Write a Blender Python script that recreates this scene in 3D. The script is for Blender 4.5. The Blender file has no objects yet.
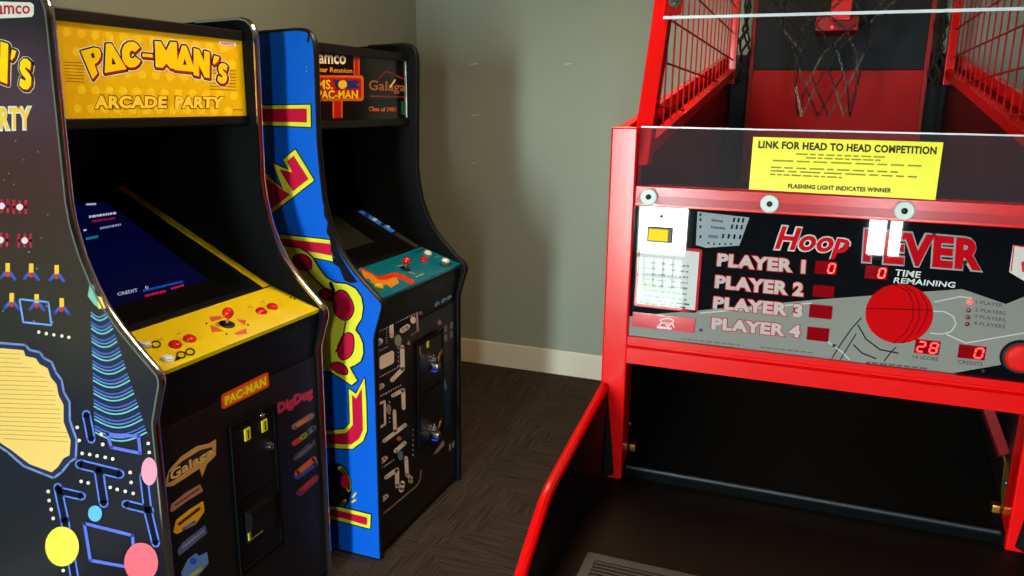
import bpy, bmesh, math, random
import numpy as np
from mathutils import Vector, Matrix
random.seed(7)
S = bpy.context.scene
COL = S.collection

# ------------------------------------------------------------------ camera
F, YAW, PITCH, ROLL = 783.853, math.radians(-20.9836), math.radians(-13.3431), math.radians(0.7476)
CAM = Vector((2.2339, -4.2277, 1.5679))
fw = Vector((math.sin(YAW)*math.cos(PITCH), math.cos(YAW)*math.cos(PITCH), math.sin(PITCH)))
r0 = Vector((math.cos(YAW), -math.sin(YAW), 0)); u0 = r0.cross(fw)
cr, sr = math.cos(ROLL), math.sin(ROLL)
RT, UP = cr*r0 + sr*u0, -sr*r0 + cr*u0
cd = bpy.data.cameras.new('camera'); co = bpy.data.objects.new('camera', cd); COL.objects.link(co)
cd.sensor_width = 36; cd.lens = 36*F/1024; cd.clip_start = .02
co.matrix_world = Matrix(((RT.x, UP.x, -fw.x, CAM.x), (RT.y, UP.y, -fw.y, CAM.y), (RT.z, UP.z, -fw.z, CAM.z), (0, 0, 0, 1)))
S.camera = co
S.view_settings.view_transform = 'Standard'; S.view_settings.look = 'None'
S.view_settings.exposure = -0.3; S.view_settings.gamma = 1; S.view_settings.use_curve_mapping = False

def survey(u, v, pt, nrm):
    """point of a real plane seen at a photograph position (used to measure the printed artwork)"""
    d = RT*((u-512)/F) + UP*(-(v-288)/F) + fw
    t = (Vector(pt)-CAM).dot(nrm)/d.dot(nrm)
    return CAM + d*t

# ------------------------------------------------------------------ materials
def lin(c):
    return tuple(((x/255)/12.92 if x/255 <= .04045 else (((x/255)+.055)/1.055)**2.4) for x in c)
MATS = {}
def mat(name, rgb, rough=.5, metal=0., spec=.5, emit=None, es=0., coat=0., coat_r=.05):
    if name in MATS: return MATS[name]
    m = bpy.data.materials.new(name); m.use_nodes = True
    b = m.node_tree.nodes['Principled BSDF']
    b.inputs['Base Color'].default_value = (*lin(rgb), 1)
    b.inputs['Roughness'].default_value = rough; b.inputs['Metallic'].default_value = metal
    b.inputs['Specular IOR Level'].default_value = spec
    if coat: b.inputs['Coat Weight'].default_value = coat; b.inputs['Coat Roughness'].default_value = coat_r
    if emit: b.inputs['Emission Color'].default_value = (*lin(emit), 1); b.inputs['Emission Strength'].default_value = es
    # a little wear in the roughness so that no surface is perfectly even
    nt = m.node_tree
    tc = nt.nodes.new('ShaderNodeTexCoord'); nz = nt.nodes.new('ShaderNodeTexNoise'); mr = nt.nodes.new('ShaderNodeMapRange')
    nz.inputs['Scale'].default_value = 9; mr.inputs[3].default_value = rough*.85; mr.inputs[4].default_value = rough*1.15
    nt.links.new(tc.outputs['Object'], nz.inputs['Vector']); nt.links.new(nz.outputs['Fac'], mr.inputs[0]); nt.links.new(mr.outputs[0], b.inputs['Roughness'])
    MATS[name] = m; return m
def nodes(m):
    nt = m.node_tree; return nt, nt.nodes['Principled BSDF'], nt.nodes.new, nt.links.new

M_RED = mat('red_enamel', (216, 8, 8), .22, 0, .35)
M_REDD = mat('red_panel', (160, 10, 12), .45, 0, .2)
M_BLACK = mat('black_laminate', (8, 8, 8), .45, 0, .25)
M_INNER = mat('inner_black_board', (5, 5, 5), .6, 0, .12)
M_SATIN = mat('black_plastic', (9, 9, 10), .42, 0, .35)
M_CHROME = mat('chrome', (205, 205, 210), .14, 1)
M_STEEL = mat('steel', (170, 165, 155), .3, 1)
M_BRASS = mat('brass', (190, 140, 60), .3, 1)
M_CHAIN = mat('chain_steel', (88, 88, 86), .4, .9)
M_WHITE = mat('white_paint', (222, 220, 212), .45)
M_WASH = mat('grey_plastic', (190, 190, 182), .4)
M_DARKHOLE = mat('dark_metal', (30, 30, 30), .35, .8)
M_BTNRED = mat('red_button', (215, 25, 20), .2)
M_BTNWHITE = mat('white_button', (235, 232, 220), .25)
M_BTNYEL = mat('yellow_button', (240, 205, 30), .25)
M_YEL = mat('yellow_vinyl', (238, 200, 20), .35)
M_BLUEBITS = mat('blue_plastic', (25, 40, 190), .3)
M_NAVY = mat('navy_board', (16, 18, 26), .5, 0, .15)
M_NET = mat('dark_net', (34, 28, 24), .8)
M_TRAY = mat('brown_laminate', (24, 17, 13), .5, 0, .12)
M_GREYT = mat('grey_trim', (70, 64, 62), .5, 0, .3)
M_MAT = mat('ribbed_rubber', (44, 36, 32), .6)

# wall paint: grey-green, faint mottling and roller texture
def wall_paint(name, rgb):
    m = mat(name, rgb, .6, 0, .35); nt, b, N, L = nodes(m)
    tc = N('ShaderNodeTexCoord'); n1 = N('ShaderNodeTexNoise'); n1.inputs['Scale'].default_value = 1.7; n1.inputs['Detail'].default_value = 4
    cr_ = N('ShaderNodeValToRGB'); a = lin(rgb)
    cr_.color_ramp.elements[0].color = (*[x*.94 for x in a], 1); cr_.color_ramp.elements[1].color = (*[x*1.05 for x in a], 1)
    L(tc.outputs['Object'], n1.inputs['Vector']); L(n1.outputs['Fac'], cr_.inputs['Fac']); L(cr_.outputs['Color'], b.inputs['Base Color'])
    n2 = N('ShaderNodeTexNoise'); n2.inputs['Scale'].default_value = 190; bp = N('ShaderNodeBump'); bp.inputs['Strength'].default_value = .06; bp.inputs['Distance'].default_value = .004
    L(tc.outputs['Object'], n2.inputs['Vector']); L(n2.outputs['Fac'], bp.inputs['Height']); L(bp.outputs['Normal'], b.inputs['Normal'])
    return m
M_WALL = wall_paint('wall_paint', (152, 158, 143))
M_CEIL = wall_paint('ceiling_paint', (205, 203, 196))
M_BASE = mat('baseboard_paint', (226, 218, 196), .4)

def carpet():
    m = mat('carpet', (60, 52, 46), .95, 0, .1); nt, b, N, L = nodes(m)
    tc = N('ShaderNodeTexCoord')
    mpx = N('ShaderNodeMapping'); mpx.inputs['Scale'].default_value = (5, 110, 1); mpx.inputs['Rotation'].default_value = (0, 0, .62)
    mpy = N('ShaderNodeMapping'); mpy.inputs['Scale'].default_value = (110, 5, 1); mpy.inputs['Rotation'].default_value = (0, 0, .62)
    rot = N('ShaderNodeMapping'); rot.inputs['Rotation'].default_value = (0, 0, .62); rot.inputs['Scale'].default_value = (1, 1, 1)
    ch = N('ShaderNodeTexChecker'); ch.inputs['Scale'].default_value = 2.0
    na, nb = N('ShaderNodeTexNoise'), N('ShaderNodeTexNoise')
    for n in (na, nb): n.inputs['Scale'].default_value = 1; n.inputs['Detail'].default_value = 3
    for q in (mpx, mpy, rot): L(tc.outputs['Object'], q.inputs['Vector'])
    L(mpx.outputs[0], na.inputs['Vector']); L(mpy.outputs[0], nb.inputs['Vector']); L(rot.outputs[0], ch.inputs['Vector'])
    mx = N('ShaderNodeMix'); mx.data_type = 'FLOAT'
    L(ch.outputs['Fac'], mx.inputs[0]); L(na.outputs['Fac'], mx.inputs[2]); L(nb.outputs['Fac'], mx.inputs[3])
    rp = N('ShaderNodeValToRGB'); e = rp.color_ramp.elements
    e[0].position = .3; e[0].color = (*lin((44, 37, 32)), 1); e[1].position = .72; e[1].color = (*lin((78, 66, 56)), 1)
    L(mx.outputs[0], rp.inputs['Fac']); L(rp.outputs['Color'], b.inputs['Base Color'])
    bp = N('ShaderNodeBump'); bp.inputs['Strength'].default_value = .5; bp.inputs['Distance'].default_value = .006
    L(mx.outputs[0], bp.inputs['Height']); L(bp.outputs['Normal'], b.inputs['Normal'])
    return m
M_CARPET = carpet()

def clear_sheet(name, tint, refl_r=.02, painted_haze=0.):
    m = bpy.data.materials.new(name); m.use_nodes = True; nt = m.node_tree; nt.nodes.clear()
    N, L = nt.nodes.new, nt.links.new
    out = N('ShaderNodeOutputMaterial'); tr = N('ShaderNodeBsdfTransparent'); tr.inputs[0].default_value = (*tint, 1)
    gl = N('ShaderNodeBsdfGlossy'); gl.inputs['Roughness'].default_value = refl_r
    fr = N('ShaderNodeFresnel'); fr.inputs['IOR'].default_value = 1.49
    if painted_haze:  # faint mauve diffuse share paints a reflected haze into the sheet
        df = N('ShaderNodeBsdfDiffuse'); df.inputs[0].default_value = (.5, .42, .48, 1); m2 = N('ShaderNodeMixShader'); m2.inputs[0].default_value = painted_haze
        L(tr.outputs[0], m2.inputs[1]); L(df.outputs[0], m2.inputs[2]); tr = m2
    mx = N('ShaderNodeMixShader'); L(fr.outputs[0], mx.inputs[0]); L(tr.outputs[0], mx.inputs[1]); L(gl.outputs[0], mx.inputs[2]); L(mx.outputs[0], out.inputs[0])
    return m
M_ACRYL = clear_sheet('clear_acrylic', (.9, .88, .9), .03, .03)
M_ACRYL2 = clear_sheet('clear_acrylic_sheet', (.95, .94, .95), .03)
M_GLASS = clear_sheet('window_glass', (.95, .97, .96))

def front_dots():
    m = mat('dotted_black_front', (12, 12, 12), .45); nt, b, N, L = nodes(m)
    tc = N('ShaderNodeTexCoord'); mp = N('ShaderNodeMapping'); mp.inputs['Scale'].default_value = (1, 46, 46)
    vo = N('ShaderNodeTexVoronoi'); vo.inputs['Randomness'].default_value = 0; vo.inputs['Scale'].default_value = 1
    rp = N('ShaderNodeValToRGB'); e = rp.color_ramp.elements
    e[0].position = .30; e[0].color = (*lin((34, 33, 33)), 1); e[1].position = .36; e[1].color = (*lin((9, 9, 9)), 1)
    L(tc.outputs['Object'], mp.inputs['Vector']); L(mp.outputs[0], vo.inputs['Vector']); L(vo.outputs['Distance'], rp.inputs['Fac']); L(rp.outputs['Color'], b.inputs['Base Color'])
    return m
M_DOTS = front_dots()

def plum_print():
    m = mat('plum_printed_vinyl', (52, 36, 46), .35); nt, b, N, L = nodes(m)
    tc = N('ShaderNodeTexCoord'); sx = N('ShaderNodeSeparateXYZ'); n1 = N('ShaderNodeTexNoise'); n1.inputs['Scale'].default_value = 3.2
    ad = N('ShaderNodeMath'); ad.operation = 'MULTIPLY_ADD'; ad.inputs[1].default_value = .35
    rp = N('ShaderNodeValToRGB'); rp.color_ramp.elements[0].position = .25; rp.color_ramp.elements[0].color = (*lin((17, 16, 24)), 1)
    rp.color_ramp.elements[1].position = 1.0; rp.color_ramp.elements[1].color = (*lin((24, 22, 30)), 1)
    for p, c in ((.42, (13, 14, 30)), (.62, (40, 36, 26)), (.78, (62, 30, 30)), (.9, (66, 44, 58))):
        el = rp.color_ramp.elements.new(p); el.color = (*lin(c), 1)
    dv = N('ShaderNodeMath'); dv.operation = 'MULTIPLY_ADD'; dv.inputs[1].default_value = .55
    L(tc.outputs['Object'], sx.inputs[0]); L(tc.outputs['Object'], n1.inputs['Vector'])
    L(n1.outputs['Fac'], ad.inputs[0]); ad.inputs[2].default_value = -.17
    L(sx.outputs['Z'], dv.inputs[0]); L(ad.outputs[0], dv.inputs[2]); L(dv.outputs[0], rp.inputs['Fac']); L(rp.outputs['Color'], b.inputs['Base Color'])
    return m
M_PLUM = plum_print()
M_BLUE = mat('blue_printed_vinyl', (0, 92, 204), .4, 0, .3)
M_GOLD = mat('gold_marquee_print', (232, 182, 8), .3, 0, .5, (236, 178, 2), .22)

# ------------------------------------------------------------------ object helpers
def root_loc(p):
    v = Vector((0, 0, 0))
    while p is not None: v += p.location; p = p.parent
    return v
def thing(name, label, cat, loc, group=None):
    o = bpy.data.objects.new(name, None); COL.objects.link(o); o.location = loc; o.empty_display_size = .1
    o['label'] = label; o['category'] = cat
    if group: o['group'] = group
    return o
def obj(name, bm, mats, parent=None, label=None, smooth=35, loc=None):
    if not isinstance(mats, (list, tuple)): mats = [mats]
    o = bpy.data.objects.new(name, None) if False else None
    me = bpy.data.meshes.new(name)
    off = root_loc(parent) if parent else Vector(loc or (0, 0, 0))
    bmesh.ops.translate(bm, verts=bm.verts, vec=-off)
    bm.to_mesh(me); bm.free()
    for m in mats: me.materials.append(m)
    o = bpy.data.objects.new(name, me); COL.objects.link(o)
    if parent: o.parent = parent
    else: o.location = off
    if smooth:
        for p in me.polygons: p.use_smooth = True
        me.set_sharp_from_angle(angle=math.radians(smooth))
        wn = o.modifiers.new('weighted_normal', 'WEIGHTED_NORMAL'); wn.keep_sharp = True; wn.weight = 90
    if label: o['label'] = label
    return o
def structure(name, bm, m, parent=None):
    o = obj(name, bm, m, parent)
    if not parent: o['kind'] = 'structure'
    return o
def B(): return bmesh.new()
def box(bm, a, b, bev=0., mi=0, seg=2):
    x0, y0, z0 = [min(p, q) for p, q in zip(a, b)]; x1, y1, z1 = [max(p, q) for p, q in zip(a, b)]
    vs = [bm.verts.new(p) for p in ((x0, y0, z0), (x1, y0, z0), (x1, y1, z0), (x0, y1, z0), (x0, y0, z1), (x1, y0, z1), (x1, y1, z1), (x0, y1, z1))]
    fs = [bm.faces.new([vs[i] for i in q]) for q in ((3, 2, 1, 0), (4, 5, 6, 7), (0, 1, 5, 4), (1, 2, 6, 5), (2, 3, 7, 6), (3, 0, 4, 7))]
    for f in fs: f.material_index = mi
    if bev:
        es = list({e for f in fs for e in f.edges})
        bmesh.ops.bevel(bm, geom=es, offset=bev, segments=seg, affect='EDGES', profile=.5, material=mi)
    return fs
def prism(bm, pts, axis, a0, a1, mi=0, side_mi=None, bev=0.):
    """polygon extruded along an axis; pts are the two other coordinates in order"""
    def P(p, a):
        return (a, p[0], p[1]) if axis == 0 else (p[0], a, p[1]) if axis == 1 else (p[0], p[1], a)
    A = [bm.verts.new(P(p, a0)) for p in pts]; C = [bm.verts.new(P(p, a1)) for p in pts]
    n = len(pts); fs = []
    f0 = bm.faces.new(A[::-1]); f1 = bm.faces.new(C); f0.material_index = mi; f1.material_index = mi if side_mi is None else side_mi[1]
    fs += [f0, f1]
    for i in range(n):
        f = bm.faces.new((A[i], A[(i+1) % n], C[(i+1) % n], C[i])); f.material_index = mi if side_mi is None else side_mi[0]; fs.append(f)
    bmesh.ops.recalc_face_normals(bm, faces=fs)
    if bev:
        es = list({e for f in (f0, f1) for e in f.edges})
        bmesh.ops.bevel(bm, geom=es, offset=bev, segments=2, affect='EDGES', profile=.5)
    return f0, f1
def frame_of(d):
    d = d.normalized(); a = Vector((0, 0, 1)) if abs(d.z) < .9 else Vector((1, 0, 0))
    s = d.cross(a).normalized(); return s, s.cross(d).normalized()
def tube(bm, pts, r, seg=8, closed=False, mi=0, square=False):
    pts = [Vector(p) for p in pts]; n = len(pts); rings = []
    s = None
    for i, p in enumerate(pts):
        d = (pts[(i+1) % n]-pts[i-1]) if closed else (pts[min(i+1, n-1)]-pts[max(i-1, 0)])
        d.normalize()
        if s is None: s, t = frame_of(d)
        else:
            s = (s - d*s.dot(d)).normalized(); t = s.cross(d).normalized()
        k = seg; off = math.pi/4 if square else 0
        if square: k = 4
        rad = r*(math.sqrt(2) if square else 1)
        rings.append([bm.verts.new(p + s*rad*math.cos(off+2*math.pi*j/k) + t*rad*math.sin(off+2*math.pi*j/k)) for j in range(k)])
    fs = []
    k = len(rings[0])
    for i in range(n if closed else n-1):
        a, b = rings[i], rings[(i+1) % n]
        for j in range(k): fs.append(bm.faces.new((a[j], a[(j+1) % k], b[(j+1) % k], b[j])))
    if not closed: fs.append(bm.faces.new(rings[0][::-1])); fs.append(bm.faces.new(rings[-1]))
    for f in fs: f.material_index = mi
    bmesh.ops.recalc_face_normals(bm, faces=fs)
def lathe(bm, origin, axis, prof, seg=20, mi=0):
    """prof: list of (radius, height along axis)"""
    o = Vector(origin); ax = Vector(axis).normalized(); s, t = frame_of(ax); rings = []
    for r, h in prof:
        if r < 1e-6: rings.append([bm.verts.new(o+ax*h)])
        else: rings.append([bm.verts.new(o+ax*h+s*r*math.cos(2*math.pi*j/seg)+t*r*math.sin(2*math.pi*j/seg)) for j in range(seg)])
    fs = []
    for a, b in zip(rings, rings[1:]):
        for j in range(seg):
            k = (j+1) % seg
            if len(a) == 1 and len(b) == 1: continue
            if len(a) == 1: fs.append(bm.faces.new((a[0], b[j], b[k])))
            elif len(b) == 1: fs.append(bm.faces.new((a[j], a[k], b[0])))
            else: fs.append(bm.faces.new((a[j], a[k], b[k], b[j])))
    if len(rings[0]) > 1: fs.append(bm.faces.new(rings[0][::-1]))
    if len(rings[-1]) > 1: fs.append(bm.faces.new(rings[-1]))
    for f in fs: f.material_index = mi
    bmesh.ops.recalc_face_normals(bm, faces=fs)
def slab(bm, quad, th, nrm, mi=0):
    """a plate: four corners and thickness below them"""
    q = [Vector(p) for p in quad]; n = Vector(nrm).normalized()
    A = [bm.verts.new(p) for p in q]; C = [bm.verts.new(p-n*th) for p in q]
    fs = [bm.faces.new(A), bm.faces.new(C[::-1])] + [bm.faces.new((A[i], C[i], C[(i+1) % 4], A[(i+1) % 4])) for i in range(4)]
    for f in fs: f.material_index = mi
    bmesh.ops.recalc_face_normals(bm, faces=fs)

# ------------------------------------------------------------------ lettering and printed artwork
TEXT_CACHE = {}
def text_mesh(s, bold=0.):
    key = (s, bold)
    if key in TEXT_CACHE: return TEXT_CACHE[key]
    c = bpy.data.curves.new('lettering', 'FONT'); c.body = s; c.size = 1; c.offset = bold; c.resolution_u = 3; c.space_character = 1.0+bold*1.2
    o = bpy.data.objects.new('lettering', c); COL.objects.link(o)
    dg = bpy.context.evaluated_depsgraph_get(); dg.update()
    me = bpy.data.meshes.new_from_object(o.evaluated_get(dg))
    v = [(p.co.x, p.co.y) for p in me.vertices]; f = [tuple(p.vertices) for p in me.polygons]
    bpy.data.meshes.remove(me); bpy.data.objects.remove(o); bpy.data.curves.remove(c)
    TEXT_CACHE[key] = (v, f); return v, f
class Art:
    """printed shapes lying on one flat face; positions are photograph positions surveyed onto that face"""
    def __init__(s, pt, nrm, gloss=.35, es=0.):
        s.pt = Vector(pt); s.n = Vector(nrm).normalized(); s.bm = B(); s.mats = []; s.idx = {}; s.gloss = gloss; s.es = es
    def mi(s, c):
        if c not in s.idx:
            s.idx[c] = len(s.mats)
            nm = 'print_%02x%02x%02x_%d_%d' % (*c, int(s.gloss*100), int(s.es*100))
            s.mats.append(mat(nm, c, s.gloss, 0, .5 if s.gloss < .2 else .2, emit=c if s.es else None, es=s.es))
        return s.idx[c]
    def P(s, p, lay):
        return survey(p[0], p[1], s.pt, s.n) + s.n*(.0004*lay)
    def poly(s, pts, c, lay=1):
        vs = [s.bm.verts.new(s.P(p, lay)) for p in pts]
        f = s.bm.faces.new(vs); f.material_index = s.mi(c); f.normal_update()
        if f.normal.dot(s.n) < 0: f.normal_flip()
    def ring(s, c, r, n=20, a0=0, a1=2*math.pi):
        rx, ry = r if isinstance(r, (tuple, list)) else (r, r)
        return [(c[0]+rx*math.cos(a0+(a1-a0)*i/n), c[1]+ry*math.sin(a0+(a1-a0)*i/n)) for i in range(n)]
    def disc(s, c, r, col, lay=1, n=20): s.poly(s.ring(c, r, n), col, lay)
    def stroke(s, pts, w, col, lay=1, closed=False, joints=True):
        P = list(pts) + ([pts[0]] if closed else [])
        for a, b in zip(P, P[1:]):
            dx, dy = b[0]-a[0], b[1]-a[1]; l = math.hypot(dx, dy) or 1; nx, ny = -dy/l*w/2, dx/l*w/2
            s.poly([(a[0]+nx, a[1]+ny), (b[0]+nx, b[1]+ny), (b[0]-nx, b[1]-ny), (a[0]-nx, a[1]-ny)], col, lay)
        if joints:
            for p in P: s.disc(p, w/2*.98, col, lay, 8)
    def text(s, body, quad, col, lay=1, bold=0., out=None, out_w=.04):
        if out: s.text(body, quad, out, lay, bold+out_w); lay += 1
        v0, _ = text_mesh(body, 0.)
        x0, x1 = min(p[0] for p in v0), max(p[0] for p in v0); y0, y1 = min(p[1] for p in v0), max(p[1] for p in v0)
        v, f = text_mesh(body, bold)
        xx0, xx1 = min(p[0] for p in v), max(p[0] for p in v)
        if bold:  # spacing grew with the weight: squeeze back onto the same length
            k = (x1-x0)/(xx1-xx0-2*bold); v = [((p[0]-xx0-bold)*k+x0, p[1]) for p in v]
        TL, TR, BR, BL = quad
        vs = []
        for x, y in v:
            a = (x-x0)/(x1-x0); b = (y1-y)/(y1-y0)
            u = (1-b)*((1-a)*TL[0]+a*TR[0]) + b*((1-a)*BL[0]+a*BR[0]); w = (1-b)*((1-a)*TL[1]+a*TR[1]) + b*((1-a)*BL[1]+a*BR[1])
            vs.append(s.bm.verts.new(s.P((u, w), lay)))
        for q in f:
            try: g = s.bm.faces.new([vs[i] for i in q])
            except ValueError: continue
            g.material_index = s.mi(col); g.normal_update()
            if g.normal.dot(s.n) < 0: g.normal_flip()
    def scribble(s, a, b, h, col, lay=1, n=9):
        """a line of print too small to read: dashes of word length"""
        t = 0.
        while t < .97:
            l = random.uniform(.05, .14); e = min(t+l, 1)
            p = (a[0]+(b[0]-a[0])*t, a[1]+(b[1]-a[1])*t); q = (a[0]+(b[0]-a[0])*e, a[1]+(b[1]-a[1])*e)
            s.stroke([p, q], h, col, lay, joints=False); t = e+.025
    def done(s, name, parent, label=None):
        """one mesh per printed patch: shapes that lie close together belong to the same patch"""
        bm = s.bm; bm.verts.ensure_lookup_table(); bm.verts.index_update(); seen = set(); isl = []
        for v in bm.verts:
            if v.index in seen: continue
            st, comp = [v], []; seen.add(v.index)
            while st:
                q = st.pop(); comp.append(q)
                for e in q.link_edges:
                    w_ = e.other_vert(q)
                    if w_.index not in seen: seen.add(w_.index); st.append(w_)
            isl.append(comp)
        lo = np.array([[min(v.co[k] for v in c) for k in range(3)] for c in isl]); hi = np.array([[max(v.co[k] for v in c) for k in range(3)] for c in isl])
        size = (hi-lo).max(axis=1); gap = np.maximum(0, np.maximum(lo[:, None]-hi[None], lo[None]-hi[:, None])); near = np.sqrt((gap**2).sum(axis=2)) <= np.maximum(.019, .49*np.maximum(size[:, None], size[None]))
        lab = -np.ones(len(isl), int); n = 0
        for i in range(len(isl)):
            if lab[i] >= 0: continue
            st = [i]; lab[i] = n
            while st:
                q = st.pop()
                for j in np.nonzero(near[q] & (lab < 0))[0]: lab[j] = n; st.append(j)
            n += 1
        out = None
        for k in range(n):
            b2 = B(); vm = {}
            for c, l in zip(isl, lab):
                if l != k: continue
                fs = set()
                for v in c: vm[v] = b2.verts.new(v.co); fs.update(v.link_faces)
                for f in fs: b2.faces.new([vm[v] for v in f.verts]).material_index = f.material_index
            out = obj(name, b2, s.mats, parent, label if n == 1 else None, smooth=0)
        bm.free(); return out

# ================================================================== THE ROOM
RX, RY, RZ = 6.0, -6.2, 2.7
bm = B(); box(bm, (-.15, RY-.15, -.1), (RX+.15, .15, 0)); structure('floor', bm, M_CARPET)
bm = B(); box(bm, (-.15, RY-.15, RZ), (RX+.15, .15, RZ+.1)); structure('ceiling', bm, M_CEIL)
bm = B(); box(bm, (-.12, 0, 0), (RX+.12, .12, RZ)); WB = structure('wall_back', bm, M_WALL)
bm = B(); box(bm, (-.12, RY, 0), (0, 0, RZ)); structure('wall_left', bm, M_WALL)
bm = B(); box(bm, (RX, RY, 0), (RX+.12, 0, RZ)); structure('wall_right', bm, M_WALL)
DX0, DX1, DZ = .98, 1.44, 1.98            # narrow glazed door behind the camera
WX0, WX1, WZ0, WZ1 = 2.57, 2.83, .56, 1.9  # small window beside it
bm = B()
for a, b in (((-.12, 0), (DX0, RZ)), ((DX0, DZ), (DX1, RZ)), ((DX1, 0), (WX0, RZ)), ((WX0, 0), (WX1, WZ0)), ((WX0, WZ1), (WX1, RZ)), ((WX1, 0), (RX+.12, RZ))):
    box(bm, (a[0], RY-.12, a[1]), (b[0], RY, b[1]))
structure('wall_front', bm, M_WALL)
def baseboard(name, a, b, prof_axis):
    bm = B(); h, t = .146, .014
    if prof_axis == 'y':   # runs along x, sticks out to -y
        prism(bm, [(-.0005, 0), (-t, 0), (-t, h-.012), (-t*.45, h), (-.0005, h)], 0, a, b)
    elif prof_axis == 'x':
        prism(bm, [(.0005, 0), (t, 0), (t, h-.012), (t*.45, h), (.0005, h)], 1, a, b)
    elif prof_axis == '-x':
        prism(bm, [(RX-.0005, 0), (RX-t, 0), (RX-t, h-.012), (RX-t*.45, h), (RX-.0005, h)], 1, a, b)
    structure(name, bm, M_BASE)
baseboard('baseboard_back', 0, RX, 'y'); baseboard('baseboard_left', RY, -.014, 'x'); baseboard('baseboard_right', RY, -.014, '-x')
# door: frame, one tall pane over a low pane, handle
d = B()
for a, b in (((DX0, 0), (DX0+.05, DZ)), ((DX1-.05, 0), (DX1, DZ)), ((DX0+.05, DZ-.06), (DX1-.05, DZ)), ((DX0+.05, 0), (DX1-.05, .07)), ((DX0+.05, .98), (DX1-.05, 1.03))):
    box(d, (a[0], RY-.09, a[1]), (b[0], RY-.03, b[1]), .004)
door = structure('door_1', d, M_WHITE)
for z0, z1 in ((.07, .98), (1.03, DZ-.06)):
    g = B(); box(g, (DX0+.05, RY-.063, z0), (DX1-.05, RY-.057, z1)); obj('pane', g, M_GLASS, door)
g = B(); tube(g, [(DX1-.03, RY-.03, 1.0), (DX1-.03, RY+.03, 1.0), (DX1-.12, RY+.03, 1.0)], .009); obj('handle', g, M_STEEL, door)
w = B()
for a, b in (((WX0, WZ0), (WX0+.03, WZ1)), ((WX1-.03, WZ0), (WX1, WZ1)), ((WX0+.03, WZ1-.03), (WX1-.03, WZ1)), ((WX0+.03, WZ0), (WX1-.03, WZ0+.03)), ((WX0+.135, WZ0+.03), (WX0+.16, WZ1-.03))):
    box(w, (a[0], RY-.09, a[1]), (b[0], RY-.03, b[1]), .004)
win = structure('window_1', w, M_WHITE)
g = B(); box(g, (WX0+.03, RY-.063, WZ0+.03), (WX1-.03, RY-.057, WZ1-.03)); obj('pane', g, M_GLASS, win)
def lawn():
    m = mat('paving_and_lawn', (190, 195, 175), .8); nt, b, N, L = nodes(m)
    tc = N('ShaderNodeTexCoord'); n1 = N('ShaderNodeTexNoise'); n1.inputs['Scale'].default_value = 5; rp = N('ShaderNodeValToRGB'); e = rp.color_ramp.elements
    e[0].position = .42; e[0].color = (*lin((112, 140, 80)), 1); e[1].position = .55; e[1].color = (*lin((215, 218, 205)), 1)
    L(tc.outputs['Object'], n1.inputs['Vector']); L(n1.outputs['Fac'], rp.inputs['Fac']); L(rp.outputs['Color'], b.inputs['Base Color']); return m
# outdoors: paved ground and a rail with dark balusters beyond the door
bm = B(); box(bm, (-6, RY-3, -.12), (RX+6, RY-.15, -.02)); structure('ground', bm, lawn())
rl = B()
for i in range(20): tube(rl, [(.2+i*.085, RY-1.1, -.02), (.2+i*.085, RY-1.1, .24)], .012, 6)
tube(rl, [(.1, RY-1.1, .26), (1.95, RY-1.1, .26)], .02, 8); tube(rl, [(.1, RY-1.1, .08), (1.95, RY-1.1, .08)], .012, 8)
o = obj('railing', rl, M_DARKHOLE, loc=(1.0, RY-1.1, -.02)); o['label'] = 'low dark metal railing standing outside beyond the glazed door'; o['category'] = 'railing'
# ceiling lamp behind the camera
lamp = thing('ceiling_light', 'square white ceiling light panel above the aisle', 'ceiling light', (1.55, -1.95, RZ))
bm = B(); lx, ly, lh = 1.55, -1.95, .31
for a, b in (((-lh, -lh), (lh, -lh+.03)), ((-lh, lh-.03), (lh, lh)), ((-lh, -lh+.03), (-lh+.03, lh-.03)), ((lh-.03, -lh+.03), (lh, lh-.03))): box(bm, (lx+a[0], ly+a[1], RZ-.05), (lx+b[0], ly+b[1], RZ), .004)
obj('frame', bm, M_WHITE, lamp)
bm = B(); box(bm, (lx-lh+.03, ly-lh+.03, RZ-.035), (lx+lh-.03, ly+lh-.03, RZ-.03)); obj('diffuser', bm, mat('warm_diffuser', (255, 240, 210), .5, emit=(255, 222, 170), es=42), lamp)
# scuffs left on the back wall
for i, (u, v) in enumerate(((474, 64), (475, 115), (474, 163), (568, 64))):
    p = survey(u, v, (0, 0, 0), Vector((0, 1, 0))); bm = B(); k = 1 if i < 2 else .7
    prism(bm, [(p.x-.028*k, p.z-.005), (p.x+.024*k, p.z-.001), (p.x+.028*k, p.z+.005), (p.x-.018*k, p.z+.003)], 1, -.0012, -.0001)
    obj('tape_scrap', bm, mat('tape_white', (205, 205, 195), .5) if i < 2 else mat('tape_faded', (190, 190, 178), .5), WB)

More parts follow.
